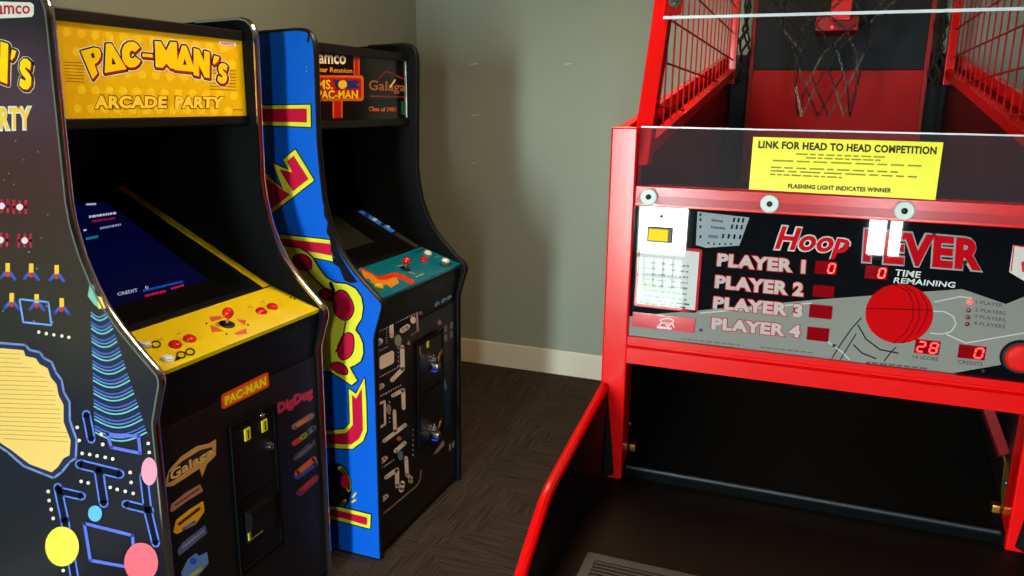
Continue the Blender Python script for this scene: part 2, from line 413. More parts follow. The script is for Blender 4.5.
# ================================================================== ARCADE CABINETS
FRONT = [(.453, 1.790), (.61, 1.796), (.638, 1.791), (.655, 1.778), (.664, 1.755), (.6655, 1.72), (.660, 1.45), (.658, 1.33), (.663, 1.275), (.678, 1.205), (.700, 1.142), (.728, 1.088), (.765, 1.040),
         (.806, .997), (.848, .957), (.862, .944), (.868, .932), (.868, .918), (.863, .902), (.838, .822), (.836, .805), (.836, .006)]
TH, XB = .02, .06
def cabinet(name, label, y0, wid, dx, dz, nsh, outer_mat, trim_mat, front_mat, ctrl_mat):
    y1 = y0+wid; yc = (y0+y1)/2
    root = thing(name, label, 'arcade cabinet', ((XB+.84+dx)/2, yc, 0))
    fr = [(x+dx, z+(dz if z > 1.2 else dz*max(0, (z-.9)/.3))) for x, z in FRONT]
    out = [(XB, .006), (XB, 1.765+dz)] + fr
    for ya, yb, outside in ((y0, y0+TH, 0), (y1-TH, y1, 1)):
        sh = 0 if outside else nsh
        fs_ = [(x-sh*((.4+.6*min(1, max(0, (z-.95)/.3))) if dx < .05 else min(1, max(.2, (z-1.3)/.15))), z) for x, z in fr]
        bm = B(); f0, f1 = prism(bm, out[:2]+fs_, 1, ya, yb, 0)
        for f in bm.faces:
            f.normal_update(); f.material_index = 1 if f.normal.y * (1 if outside else -1) > .9 else 0
        obj('side_panel', bm, [M_INNER, outer_mat], root)
        # edge moulding wrapped over the front edge
        bm = B(); prof = [(-.0015, -.004), (-.0015, .001), (TH*.2, .0045), (TH*.5, .006), (TH*.8, .0045), (TH+.0015, .001), (TH+.0015, -.004)]
        rings = []
        for i, (x, z) in enumerate(fs_):
            a = Vector(fs_[max(i-1, 0)]); b = Vector(fs_[min(i+1, len(fs_)-1)]); d = (b-a).normalized(); nx, nz = -d.y, d.x
            if nx*(1)+nz*.2 < 0: nx, nz = -nx, -nz
            rings.append([bm.verts.new((x+nx*h, ya+w_, z+nz*h)) for w_, h in prof])
        for a, b in zip(rings, rings[1:]):
            for j in range(len(prof)-1): bm.faces.new((a[j], a[j+1], b[j+1], b[j]))
        for rg in (rings[0], rings[-1]): bm.faces.new(rg)
        bmesh.ops.recalc_face_normals(bm, faces=bm.faces)
        obj('edge_moulding', bm, trim_mat, root)
    i0, i1 = y0+TH, y1-TH
    body = [(XB+.02, .012), (.822+dx, .012), (.822+dx, .806), (.846+dx, .905), (.846+dx, .928), (.676+dx, .984), (.66+dx, .93), (XB+.02, .93)]
    bm = B(); prism(bm, body, 1, i0, i1); obj('lower_body', bm, M_BLACK, root)
    bm = B(); box(bm, (XB, i0, .012), (XB+.02, i1, 1.76+dz)); obj('back_panel', bm, M_INNER, root)
    bm = B(); prism(bm, [(XB+.02, 1.745+dz), (XB+.02, 1.762+dz), (.45+dx, 1.782+dz), (.62+dx, 1.760+dz), (.62+dx, 1.745+dz)], 1, i0, i1); obj('top_panel', bm, M_INNER, root)
    bm = B(); prism(bm, [(XB+.02, 1.31), (XB+.02, 1.33), (.40+dx, 1.50+dz), (.618+dx, 1.503+dz), (.618+dx, 1.49+dz), (.41+dx, 1.485+dz)], 1, i0, i1); obj('speaker_panel', bm, M_INNER, root)
    bm = B(); box(bm, (.823+dx, i0+.001, .03), (.826+dx, i1-.001, .79)); obj('front_panel', bm, front_mat, root)
    # marquee box: plate between two retainers
    ms, mt = 1.512+dz, 1.738+dz
    bm = B(); box(bm, (.600+dx, i0, ms), (.620+dx, i1, mt)); mq = obj('marquee', bm, M_GOLD if dx < .05 else mat('dark_marquee', (14, 13, 14), .12), root)
    for z0, z1 in ((ms-.018, ms+.006), (mt-.006, mt+.022)):
        bm = B(); box(bm, (.600+dx, i0, z0), (.632+dx, i1, z1), .003); obj('marquee_retainer', bm, M_SATIN, root)
    # control panel
    n = Vector((.055, 0, .173)).normalized(); a, b = Vector((.849+dx, 0, .9425)), Vector((.676+dx, 0, .9975))
    bm = B(); slab(bm, [(a.x, i0+.001, a.z), (a.x, i1-.001, a.z), (b.x, i1-.001, b.z), (b.x, i0+.001, b.z)], .012, n)
    cp = obj('control_panel', bm, ctrl_mat, root)
    # monitor: sloping surround sunk down to the screen
    g = lambda x: .9975+.5*(.676-x)
    O = [(.675, i0+.001), (.675, i1-.001), (.085, i1-.001), (.085, i0+.001)]
    I = [(.50, yc-.237, 1.017), (.50, yc+.237, 1.017), (.10, yc+.237, 1.24), (.10, yc-.237, 1.24)]
    Mg = [(.655, i0+.05), (.655, i1-.05), (.10, i1-.05), (.10, i0+.05)]
    bm = B(); ov = [bm.verts.new((x+dx, y, g(x))) for x, y in O]; mv = [bm.verts.new((x+dx, y, g(x))) for x, y in Mg]; iv = [bm.verts.new((x+dx, y, z)) for x, y, z in I]
    for k in range(4): bm.faces.new((ov[k], ov[(k+1) % 4], mv[(k+1) % 4], mv[k])); bm.faces.new((mv[k], mv[(k+1) % 4], iv[(k+1) % 4], iv[k]))
    bmesh.ops.recalc_face_normals(bm, faces=bm.faces)
    bz = obj('monitor_surround', bm, M_INNER, root, smooth=0)
    bm = B(); sn = Vector((.223, 0, .40)).normalized()
    slab(bm, [(x+dx, y, z) for x, y, z in I], .02, sn); scr = obj('screen', bm, mat('screen_on', (4, 5, 14), .12, emit=(6, 10, 62), es=.55) if dx < .05 else mat('screen_dark', (40, 41, 40), .16), root)
    return dict(root=root, y0=y0, y1=y1, i0=i0, i1=i1, yc=yc, dx=dx, dz=dz, cp=cp, cn=n, cpt=Vector((.849+dx, 0, .9425)), scr=scr, sn=sn, spt=Vector((.50+dx, 0, 1.017)), mq=mq, g=g)

def button(parent, C, u, v, r, m):
    p = survey(u, v, C['cpt'], C['cn']); bm = B()
    lathe(bm, p, C['cn'], [(r*1.0, -.001), (r*1.0, .004), (r*.93, .006), (r*.78, .0055), (r*.74, .009), (r*.6, .0105), (0, .011)]); obj('button', bm, m, parent)
def joystick(parent, C, u, v, h, rb):
    p = survey(u, v, C['cpt'], C['cn']); n = (C['cn']*.7+Vector((0, 0, .5))).normalized()
    bm = B(); lathe(bm, p, C['cn'], [(.021, 0), (.021, .002), (.017, .004), (.008, .005), (0, .005)]); j = obj('joystick', bm, M_SATIN, parent)
    bm = B(); lathe(bm, p, n, [(.0045, .003), (.0045, h-rb*.8)], 10); obj('shaft', bm, M_STEEL, j)
    bm = B(); lathe(bm, p+n*h, n, [(rb*math.sin(a), -rb*math.cos(a)) for a in [math.pi*i/12 for i in range(13)]]); obj('ball_top', bm, M_BTNRED, j)
def coin_door(C, y0, y1, z0, z1, slots, lockpts, plane_x, returns, sw_=.012, sh_=.018):
    root = C['root']; x = plane_x
    bm = B(); box(bm, (x-.002, y0, z0), (x+.006, y1, z1), .004); d = obj('coin_door', bm, M_SATIN, root)
    bm = B(); yy = (y0, y0+.012, y1-.012, y1); zz = (z0, z0+.012, z1-.012, z1)
    box(bm, (x+.004, y0-.008, z1-.004), (x+.010, y1+.008, z1+.012), .003); box(bm, (x+.004, y0-.008, z0-.012), (x+.010, y1+.008, z0+.004), .003)
    box(bm, (x+.004, y0-.008, z0), (x+.010, y0+.006, z1), .003); box(bm, (x+.004, y1-.006, z0), (x+.010, y1+.008, z1), .003)
    box(bm, (x+.005, y0, (z0+z1)/2-.004), (x+.009, y1, (z0+z1)/2+.004), .002)
    obj('door_frame', bm, M_INNER, d)
    for u, v in slots:
        p = survey(u, v, (x+.006, 0, 0), Vector((1, 0, 0))); bm = B(); box(bm, (x+.005, p.y-sw_, p.z-sh_), (x+.010, p.y+sw_, p.z+sh_), .002)
        s = obj('coin_slot', bm, mat('yellow_lens', (200, 190, 20), .3, emit=(190, 180, 10), es=.12), d)
        bm = B(); box(bm, (x+.0099, p.y-.002, p.z-sh_*.7), (x+.0112, p.y+.002, p.z+sh_*.7)); obj('slit', bm, M_DARKHOLE, s)
    for u, v, r in lockpts:
        p = survey(u, v, (x+.006, 0, 0), Vector((1, 0, 0))); bm = B()
        lathe(bm, (x+.005, p.y, p.z), (1, 0, 0), [(r*1.25, 0), (r*1.25, .004), (r, .006), (r*.95, .012), (r*.6, .014), (0, .014)], 16); obj('lock', bm, M_CHROME, d)
    for (u, v, w, h) in returns:
        p = survey(u, v, (x+.006, 0, 0), Vector((1, 0, 0))); bm = B()
        prism(bm, [(x+.004, p.z-h/2), (x+.022, p.z-h/2+.008), (x+.034, p.z+h/2-.012), (x+.030, p.z+h/2), (x+.004, p.z+h/2)], 1, p.y-w/2, p.y+w/2)
        obj('coin_return', bm, M_SATIN, d)
    return d

# ------------------------------------------------ yellow cabinet (nearest)
YE = (238, 200, 62); CREAM = (236, 224, 190); MAZE = (88, 118, 205); DARK = (12, 13, 30)
A = cabinet('arcade_cabinet', 'arcade cabinet with yellow marquee and yellow control panel, nearest the camera', -2.9165, .67, 0., 0., .029, M_PLUM, M_CHROME, M_DOTS, mat('yellow_control_print', (250, 222, 24), .3))
# marquee lettering
a = Art((.6202, 0, 0), (1, 0, 0), .3, .25)
def patch(q, n, col, lay):
    (x0, y0), (x1, y1), (x2, y2), (x3, y3) = q
for i in range(12):
    for j in range(5):
        s_, t_ = (i+.5+(j % 2)*.5)/12.5, (j+.5)/5
        cx = 58+s_*180+t_*10*(1-s_)+t_*4; cy = 22+s_*20+t_*(96-19*s_)
        a.disc((cx, cy), (4.4, 4.6), (242, 196, 34), 1, 12)
for k in range(7):
    y = 62+k*3.2; a.stroke([(63+k*.4, y), (84, y+1)], .8, (150, 105, 5), 1, joints=False); a.stroke([(210, y+8), (236, y+9)], .8, (150, 105, 5), 1, joints=False)
GLY = {'P': [(0, 0), (.72, 0), (.95, .12), (1, .32), (.9, .54), (.7, .63), (.44, .63), (.44, 1), (0, 1)], 'A': [(.36, 0), (.64, 0), (1, 1), (0, 1)], 'M': [(0, 0), (.28, 0), (.5, .36), (.72, 0), (1, 0), (1, 1), (.68, 1), (.5, .82), (.32, 1), (0, 1)],
       'N': [(0, 0), (.34, 0), (.66, .42), (.66, 0), (1, 0), (1, 1), (.68, 1), (.34, .58), (.34, 1), (0, 1)], '-': [(0, .3), (1, .3), (1, .7), (0, .7)], "'": [(.1, 0), (1, 0), (.8, .6), (.3, 1), (0, .9)],
       'C': [(.95, .24), (.82, .1), (.62, .01), (.38, .01), (.16, .12), (.03, .33), (.02, .64), (.14, .86), (.36, .99), (.63, .99), (.84, .9), (.97, .75), (.68, .58), (.56, .66), (.44, .62), (.40, .5), (.44, .38), (.56, .34), (.68, .42)],
       'S': [(.92, .1), (.6, 0), (.3, .02), (.06, .16), (.04, .38), (.2, .52), (.55, .64), (.5, .72), (.12, .66), (.04, .9), (.35, 1), (.7, .98), (.95, .82), (.97, .58), (.8, .46), (.46, .34), (.5, .28), (.86, .34)]}
HOLE = {'P': [(.44, .2), (.6, .2), (.6, .4), (.44, .4)], 'A': [(.5, .5), (.6, .76), (.4, .76)]}
def arch(art, letters, lay0):
    for ch, (TL, TR, BR, BL) in letters:
        f = lambda p: tuple((1-p[1])*((1-p[0])*TL[k]+p[0]*TR[k])+p[1]*((1-p[0])*BL[k]+p[0]*BR[k]) for k in (0, 1))
        g = [f(p) for p in GLY[ch]]; sh = [(p[0]+.9, p[1]+1.6) for p in g]
        art.stroke(sh, 4.6, (236, 228, 214), lay0, True); art.stroke(g, 4.6, (236, 228, 214), lay0, True)
        art.stroke(sh, 3.0, (24, 20, 50), lay0+1, True); art.stroke(g, 3.0, (24, 20, 50), lay0+1, True)
        art.poly(sh, (176, 46, 22), lay0+2); art.stroke(sh, 1.2, (176, 46, 22), lay0+2, True)
        art.poly(g, (250, 204, 16), lay0+3)
        if ch in HOLE: art.poly([f(p) for p in HOLE[ch]], (60, 26, 30), lay0+4)
arch(a, [('P', [(80, 51), (99, 46), (103, 66), (92, 79)]), ('A', [(98, 44), (118, 43), (126, 69), (104, 73)]), ('C', [(120, 42), (140, 41), (141, 67), (122, 68)]), ('-', [(142, 51), (152, 51.5), (152, 60), (142, 59)]),
         ('M', [(154, 41), (176, 42), (177, 69), (155, 67)]), ('A', [(176, 45), (191, 46), (195, 72), (174, 70)]), ('N', [(193, 48), (209, 52), (209, 78), (193, 75)]), ("'", [(213, 55), (219, 57), (217, 66), (212, 64)]), ('S', [(218, 62), (228, 64), (226, 85), (216, 82)])], 2)
a.text('ARCADE', [(95, 96), (166, 97), (165.5, 107.5), (95, 108)], (236, 226, 206), 1, .085)
a.text('PARTY', [(176, 97), (223, 97.5), (222, 107.5), (175.5, 107.5)], (236, 226, 206), 1, .085)
a.text('ARCADE', [(95, 96), (166, 97), (165.5, 107.5), (95, 108)], (252, 206, 60), 2, .05, (90, 28, 10), .05)
a.text('PARTY', [(176, 97), (223, 97.5), (222, 107.5), (175.5, 107.5)], (252, 206, 60), 2, .05, (90, 28, 10), .05)
a.poly([(219, 41), (236, 42.5), (236, 46.5), (219, 45)], (240, 232, 215), 2); a.text('namco', [(221, 42.3), (234, 43.5), (234, 45.6), (221, 44.5)], (200, 60, 40), 3, .02)
a.scribble((233, 109.5), (242, 110), 1, (110, 80, 10), 2)
a.done('marquee_lettering', A['mq'])
# control panel prints, buttons, stick
a = Art(A['cpt'], A['cn'], .3)
PK = (222, 96, 74)
for q in ([(209.5, 317), (221, 316), (222, 319), (211, 322)], [(210, 326), (213, 326), (224, 331), (212, 332.5)], [(237, 319), (246, 320.5), (245, 325), (238, 321)], [(234, 333), (246, 328.5), (247, 334), (236, 335)]): a.poly(q, PK)
for u, v in ((178, 333.5), (161, 339), (250, 307), (262, 302)): a.poly([(u-3.5, v+1.5), (u+1, v-2), (u+3.5, v+1)], (222, 170, 80))
for (u, v) in ((206.5, 323.5), (226.5, 334), (248, 325), (290.5, 297.5), (294.5, 299)): a.disc((u, v), 1.1, (60, 45, 10), 1, 8)
for (u, v) in ((156, 344.5), (181, 355), (190, 352)):
    a.stroke(a.ring((u, v), (4.4, 3.2), 12), 1.7, (36, 26, 8), 1, True, False)
a.stroke([(150, 345), (154, 347.5)], 2, (40, 30, 10)); a.stroke([(174, 360), (179, 358)], 3, (40, 30, 10))
a.done('panel_print', A['cp'])
for u, v, m in ((175, 345.5, M_BTNRED), (189.5, 339.5, M_BTNRED), (261, 312, M_BTNRED), (272.5, 307.5, M_BTNRED), (144.5, 345.5, M_BTNWHITE), (168, 359.5, M_BTNWHITE)): button(A['cp'], A, u, v, .0165, m)
joystick(A['cp'], A, 227, 324.5, .034, .0155)
# side strips of the monitor surround
for y0_, y1_ in ((A['i0']+.004, A['i0']+.036), (A['i1']-.036, A['i1']-.004)):
    bm = B(); slab(bm, [(.672, y0_, A['g'](.672)+.0015), (.672, y1_, A['g'](.672)+.0015), (.10, y1_, A['g'](.10)+.0015), (.10, y0_, A['g'](.10)+.0015)], .004, (.5, 0, 1)); obj('surround_stripe', bm, M_YEL, A['root'], 'yellow stripe along the monitor')
# screen picture
a = Art(A['spt'], A['sn'], .12, .9)
a.scribble((86, 204.5), (96, 204), 2, (190, 200, 235)); a.scribble((89, 217), (116, 213), 2.2, (200, 205, 235)); a.scribble((92, 221.5), (116, 218), 1.6, (190, 20, 60)); a.scribble((100, 228.5), (121, 224.5), 2, (150, 155, 200)); a.scribble((86, 239), (98, 236.5), 2.4, (20, 140, 165))
a.stroke([(84, 230.5), (86, 230)], 1.6, (190, 195, 225)); a.stroke([(143, 291), (183, 281.5)], 2.2, (18, 60, 150), joints=False)
a.text('CREDIT', [(117, 293), (137, 288.5), (138, 291.5), (118, 296)], (150, 155, 190), 1, .02); a.text('0', [(145, 286.5), (148, 286), (148.5, 289), (145.5, 289.5)], (150, 155, 190), 1, .02)
a.scribble((145, 296), (166, 291), 2.2, (170, 20, 60)); a.scribble((171, 289), (184, 285), 2, (170, 20, 60))
a.done('screen_picture', A['scr'])
# front: plate and stickers
X = .8262
a = Art((X, 0, 0), (1, 0, 0), .35)
a.poly([(221, 397), (222, 394.5), (266, 372.5), (268.3, 373), (269.3, 385), (267.5, 387.5), (224, 409), (221.6, 408)], (214, 70, 25)); a.poly([(223, 397), (266.5, 375), (267.5, 385), (224, 407)], (226, 132, 12), 2)
a.text('PAC-MAN', [(225, 397), (265.3, 377), (265.6, 385), (225.4, 404.8)], (250, 225, 30), 3, .03)
a.text('DigDug', [(278, 404), (312, 387), (312.4, 398.5), (278.5, 416)], (205, 45, 50), 1, .05, (70, 70, 165), .05)
a.stroke([(294, 427), (303, 421), (312, 415.5)], 5.5, (150, 120, 115)); a.stroke([(297, 425.5), (308, 418.5)], 3, (205, 125, 60), 2)
a.stroke([(294, 443.5), (301, 438.5)], 5, (190, 60, 40)); a.stroke([(302, 437.5), (306, 434.5)], 5, (150, 165, 50)); a.stroke([(307, 433.5), (314, 427.5)], 5, (95, 105, 110))
a.stroke([(296, 458), (313, 443.5)], 6, (84, 74, 78)); a.scribble((297, 457.5), (313, 444), 1.2, (130, 120, 120), 2)
a.stroke([(297, 476), (315, 462.5)], 7, (52, 78, 160)); a.stroke([(297, 473), (314, 459)], 5.5, (205, 95, 45), 2)
a.stroke([(299, 493), (316, 478)], 6.5, (120, 62, 105)); a.stroke([(301, 490), (315, 478.5)], 4, (190, 50, 58), 2)
a.poly([(166, 487), (165.6, 480), (169, 470), (181, 456.5), (197, 446), (209, 443.5), (216, 439), (216, 455), (207, 464), (202, 477), (199.5, 468.5), (185, 478), (172.6, 486)], (196, 140, 76))
a.poly([(168, 483), (169, 473), (182, 461), (200, 450), (212, 447), (212, 453), (198, 463), (174, 480)], (44, 34, 30), 2)
a.text('Galaga', [(170, 471), (212, 447), (212.5, 455), (171, 484)], (214, 168, 92), 3, .03)
a.poly([(170, 511), (171, 504.5), (185, 493), (200, 484), (203, 491), (187, 501), (172, 512)], (168, 112, 88)); a.scribble((175, 505), (199, 488.5), 1.6, (60, 40, 40), 2)
a.poly([(173, 532), (176, 520), (190, 509), (203, 501), (204.5, 511), (196, 524), (177, 534)], (222, 156, 30)); a.stroke([(179, 524), (199, 508.5)], 3, (90, 40, 30), 2); a.stroke([(183, 529), (194, 522)], 3, (110, 96, 150), 3)
a.poly([(177, 551), (182, 543), (205, 525), (207, 533), (179, 556)], (92, 90, 124)); a.scribble((182, 548), (204, 530), 1.6, (150, 150, 175), 2)
a.poly([(181, 573), (188, 559), (196, 553), (199, 556), (207, 552), (208.5, 563), (203, 570), (196, 578), (183, 582)], (96, 128, 182)); a.disc((193, 561), 3.5, (50, 84, 190), 2); a.stroke([(186, 579), (203, 567)], 3, (176, 170, 60), 2)
a.done('sticker', A['root'])
coin_door(A, -2.665, -2.487, .27, .70, ((247, 434), (264, 425.5)), ((269, 446, .010), (261, 415, .006)), .826, ((257, 520, .10, .10),))
p = survey(255, 532, (.846, 0, 0), Vector((1, 0, 0))); bm = B(); box(bm, (.846, p.y-.03, p.z-.012), (.850, p.y+.03, p.z+.012), .001); obj('return_label', bm, mat('label_yellow', (190, 175, 50), .4), A['root'])
# printed side
a = Art((0, -2.9165, 0), (0, -1, 0), .35)
a.poly([(-14, 1), (31, 2.5), (34, 5), (34, 14), (32, 17), (-14, 19)], (226, 214, 206)); a.text('namco', [(-10, 5), (30, 6), (30, 13.5), (-10, 14.5)], (176, 36, 40), 2, .02)
arch(a, [('P', [(-106.5, 8), (-91.5, 12), (-90.2, 66), (-103.8, 64)]), ('A', [(-83.4, 12), (-76.6, 14), (-71.1, 70), (-87.4, 68)]), ('C', [(-67.0, 18), (-52.1, 20), (-50.7, 72), (-65.7, 72)]), ('M', [(-45.3, 24), (-29.0, 28), (-27.6, 80), (-43.9, 76)]), ('A', [(-22.2, 32), (-15.4, 33), (-12.0, 82), (-26.2, 80)]), ('N', [(-14.0, 36), (9, 44), (8, 84), (-14.0, 76)]), ("'", [(12, 49), (17, 51), (15, 62), (11, 60)]), ('S', [(20, 57), (33, 60), (32, 91), (19, 88)])], 1)
arch(a, [('-', [(-52, 42), (-47, 42.5), (-47, 54), (-52, 53.5)])], 1)
a.text('ARCADE PARTY', [(-96, 110), (31, 108), (31, 128), (-96, 132)], (240, 190, 60), 1, .03, (226, 214, 206), .06)
for u, v in ((2, 206), (20, 207), (1, 240), (25, 240.5)):
    for du in (-6, 0, 6): a.stroke([(u+du, v-7), (u+du, v+7)], 2.6, (170, 34, 50), 1, joints=False)
    a.stroke([(u-8, v), (u+8, v)], 3, (150, 30, 46), 1, joints=False); a.disc((u, v), 3.4, (214, 196, 205), 2, 8)
for u, v in ((8, 271), (31.5, 271.5), (57, 273), (12, 301), (37, 302), (62, 306)):
    a.stroke([(u-7, v+7), (u, v-1), (u+7, v+8)], 3, (64, 84, 170), 1); a.stroke([(u, v-8), (u, v+1)], 4.5, (226, 176, 46), 2, joints=False); a.disc((u, v+3.5), 2.6, (176, 50, 40), 3, 8)
a.stroke([(20, 299), (49, 302), (52, 325), (24, 322)], 1.8, (112, 146, 215), 4, True)
for u, v in ((39, 332), (46.5, 333.5), (54, 334.8), (62, 336), (69, 337.3)): a.disc((u, v), 1.7, CREAM, 1, 8)
blk = [(-49, 338), (-10, 342), (26, 345), (30, 350), (40, 352), (44, 358), (52, 362), (56, 372), (62, 380), (64, 392), (70, 402), (70, 420), (77, 440), (76, 458), (70, 462), (62, 472), (54, 478), (44, 474), (24, 466), (8, 452), (-10, 440), (-49, 420)]
a.poly(blk, (36, 40, 70), 1); a.stroke(blk, 2.2, (112, 130, 175), 2, True)
inn = [(-49, 345), (0, 348), (24, 350), (26, 356), (36, 358), (40, 364), (48, 368), (51, 377), (57, 384), (59, 395), (64, 405), (64, 422), (71, 440), (70, 455), (64, 458), (58, 467), (52, 472), (30, 464), (12, 450), (-8, 437), (-49, 414)]
a.poly(inn, (226, 184, 98), 3)
for k in range(25):
    y = 353+k*4.6; xr = min([p[0] for p in inn if abs(p[1]-y) < 9 and p[0] > 8] or [50])-3
    xl = -44 if y < 412 else np.interp(y+2, [410, 437, 450, 464, 472], [-44, -4, 17, 36, 56])
    if xl < xr-8: a.stroke([(xl, y-2), (xr, y+1)], .9, (186, 146, 70), 4, joints=False)
for i in range(38):
    t = i/37; y = 312+t*120; xl = 91+t*4; xr = 108+t*39; c = ((84, 122, 186), (104, 178, 170), (30, 40, 90), (66, 92, 160))[i % 4]
    n = 8; a.stroke([(xl+(xr-xl)*k/n, y+(5+4*t)*math.sin(math.pi*k/n)) for k in range(n+1)], 1.5, c, 2, joints=False)
a.poly([(90, 283), (94, 286), (97, 300), (100, 309), (94, 304), (88, 296)], (120, 170, 150), 2); a.poly([(97, 296), (102, 297), (106, 308), (99, 309)], (220, 190, 80), 3)
def corridor(paths, w, lay):
    for p in paths: a.stroke(p, w, MAZE, lay)
    for p in paths: a.stroke(p, w-3.4, DARK, lay+1)
corridor([[(80, 464), (120, 474)], [(99, 470), (104, 503)]], 10, 2)
corridor([[(58, 487), (65, 520), (77, 590)], [(60, 491), (82, 496)]], 9, 2)
corridor([[(144, 476), (148, 510), (156, 543)], [(126, 504), (150, 510)]], 9, 2)
corridor([[(87, 414), (92, 439)]], 9, 5)
for q in ([(85, 523), (133, 535), (136, 568), (91, 560)], [(108, 434), (112, 447), (141, 453), (139, 436)], [(100, 585), (160, 600), (162, 630), (104, 615)]): a.stroke(q, 3.2, (92, 104, 196), 5, True)
for u, v in ((83, 453), (90.5, 454), (98, 455.5), (106, 457), (113.5, 458.5), (131, 472), (132, 482), (111, 487), (118, 489), (126, 491), (134, 493), (49, 491), (50, 500), (52, 509), (54, 518), (82, 481), (89, 482.5), (78, 427), (80, 440), (102, 434), (103.5, 444), (149, 443), (150, 452), (64, 570)): a.disc((u, v), 1.8, CREAM, 6, 8)
a.disc((150, 471), (8, 14), (226, 140, 160), 6); a.disc((142, 562), (17, 20), (222, 98, 108), 7); a.disc((63, 546), (17, 20), (228, 208, 70), 7); a.disc((96, 513), (7, 8), (96, 170, 210), 7)
for k in range(16):
    u, v = random.uniform(0, 60), random.uniform(140, 330); a.disc((u, v), .8, (150, 140, 160), 1, 6)
a.done('side_artwork', A['root'])

# ------------------------------------------------ blue cabinet (by the corner)
Bc = cabinet('arcade_cabinet', 'blue sided arcade cabinet with teal control panel, standing nearer the corner', -2.102, .66, .107, -.018, .014, M_BLUE, M_SATIN, mat('black_front_print', (11, 11, 12), .4), mat('teal_control_print', (4, 112, 142), .3))
a = Art((.7272, 0, 0), (1, 0, 0), .15)
OR = (205, 92, 30)
a.text('namco', [(313, 54), (345.5, 56), (345.5, 64), (313, 63)], (225, 218, 200), 1, .03)
a.text('20 Year Reunion', [(306, 66), (352, 68.5), (352, 73), (306, 71.5)], (226, 150, 40), 1, .02)
a.poly([(353.5, 55.5), (359.5, 56), (359.5, 75), (353.5, 75)], OR); a.poly([(354.6, 56.5), (358.4, 57), (358.4, 75), (354.6, 75)], (176, 28, 20), 2)
a.poly([(310, 75), (362, 75.5), (363.5, 78), (363.5, 99), (361, 101), (310, 101)], OR, 3); a.poly([(312, 77.5), (360, 78), (361, 80), (361, 97.5), (312, 98.5)], (170, 30, 18), 4)
a.poly([(333, 80), (360, 80.5), (356, 85), (360, 88.5), (336, 89)], (34, 40, 120), 5)
a.text('MS.', [(317, 80), (332, 80), (332, 89), (317, 89)], (240, 205, 30), 6, .02); a.text('PAC-MAN', [(317, 90.5), (357, 90.5), (357, 98.5), (317, 98.5)], (240, 205, 30), 6, .03, (120, 20, 10), .03)
a.disc((342, 84.5), (4.5, 4.5), (236, 200, 40), 6)
a.poly([(332.5, 101), (342.5, 101), (342.5, 118), (332.5, 118)], OR); a.poly([(334, 101), (341, 101), (341, 118), (334, 118)], (176, 28, 20), 2)
a.text('Galaga', [(369, 80), (406, 83), (405, 94), (369, 93)], (150, 84, 40), 1, .015); a.stroke([(378, 79), (386, 71), (393, 74), (403, 79)], 1.6, (110, 36, 24)); a.stroke([(370, 96), (404, 97)], 1.4, (110, 36, 24)); a.stroke([(390, 87), (395, 80)], 1.4, (226, 205, 160), 2)
a.text('Class of 1981', [(369, 106.5), (396, 107.5), (395, 111.5), (369, 111)], (205, 92, 34), 1, .02)
a.poly([(401, 101), (407, 102), (407, 115), (401, 114.5)], (30, 84, 62), 1)
a.done('marquee_lettering', Bc['mq'])
# small bright edge of the marquee's plastic
bm = B(); box(bm, (.728, -1.474, 1.505), (.732, -1.468, 1.715), .001); obj('marquee_edge', bm, M_STEEL, Bc['root'])
a = Art(Bc['cpt'], Bc['cn'], .3)
a.poly([(357, 266), (366, 270), (378, 276.5), (386, 274.5), (395, 272), (404, 275), (416, 281.5), (411, 284.5), (402, 279.5), (396, 277.5), (384, 281), (376, 281.5), (364, 274)], (216, 62, 30))
a.poly([(361, 270), (372, 275), (379, 280), (389, 279), (396, 276.5), (399, 283), (395, 285), (391, 288), (386, 284.5), (381, 287), (377, 283), (372, 284), (369, 279), (365, 280)], (222, 142, 40), 2)
a.poly([(378, 277), (387, 276), (394, 274.5), (395, 277), (386, 280), (380, 280)], (206, 50, 26), 3)
a.scribble((416, 277), (424, 273.5), 1.4, (190, 200, 130)); a.scribble((396, 266.5), (404, 265), 1, (190, 150, 160)); a.scribble((409, 272), (415, 274), 1, (190, 150, 160)); a.stroke([(417, 252), (424, 249)], 2, (60, 64, 50)); a.stroke([(434, 258), (439, 256)], 1, (120, 160, 165))
a.disc((445.5, 264), (6.5, 3.4), (24, 66, 72), 1)
a.done('panel_print', Bc['cp'])
for u, v, m in ((428, 253.5, M_BTNWHITE), (445.5, 261.2, M_BTNWHITE), (424, 260.2, M_BTNRED), (378.5, 287.3, M_BTNYEL)): button(Bc['cp'], Bc, u, v, .0165, m)
joystick(Bc['cp'], Bc, 405.5, 268.8, .030, .0145)
# instruction strip lying beside the screen
yA, yB = Bc['i1']-.045, Bc['i1']-.012; gb = lambda x: Bc['g'](x-.107)
def strip(x0, x1, m, nm, lb=None, h=.0015, yb0=None, yb1=None):
    bm = B(); q0, q1 = yb0 or yA, yb1 or yB
    slab(bm, [(x0, q0, gb(x0)+h), (x0, q1, gb(x0)+h), (x1, q1, gb(x1)+h), (x1, q0, gb(x1)+h)], .003, (.5, 0, 1)); return obj(nm, bm, m, Bc['root'], lb)
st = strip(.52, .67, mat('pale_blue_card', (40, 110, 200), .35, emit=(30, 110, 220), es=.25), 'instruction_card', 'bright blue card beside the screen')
a = Art((.6, 0, gb(.6)+.0016), (.5, 0, 1), .35)
for u, v in ((366.5, 215.2), (382, 224.6)): a.poly([(u-.5, v-1.9), (u+3.2, v+.2), (u+1.2, v+2), (u-2.2, v+.2)], (12, 22, 50), 1)
a.disc((374.5, 219.5), (2.6, 1.6), (200, 205, 225), 1, 10); a.disc((388, 226.5), (2, 1.3), (170, 190, 220), 1, 10)
a.done('card_print', st)
strip(.68, .78, mat('grey_strip', (52, 52, 56), .3), 'surround_stripe')
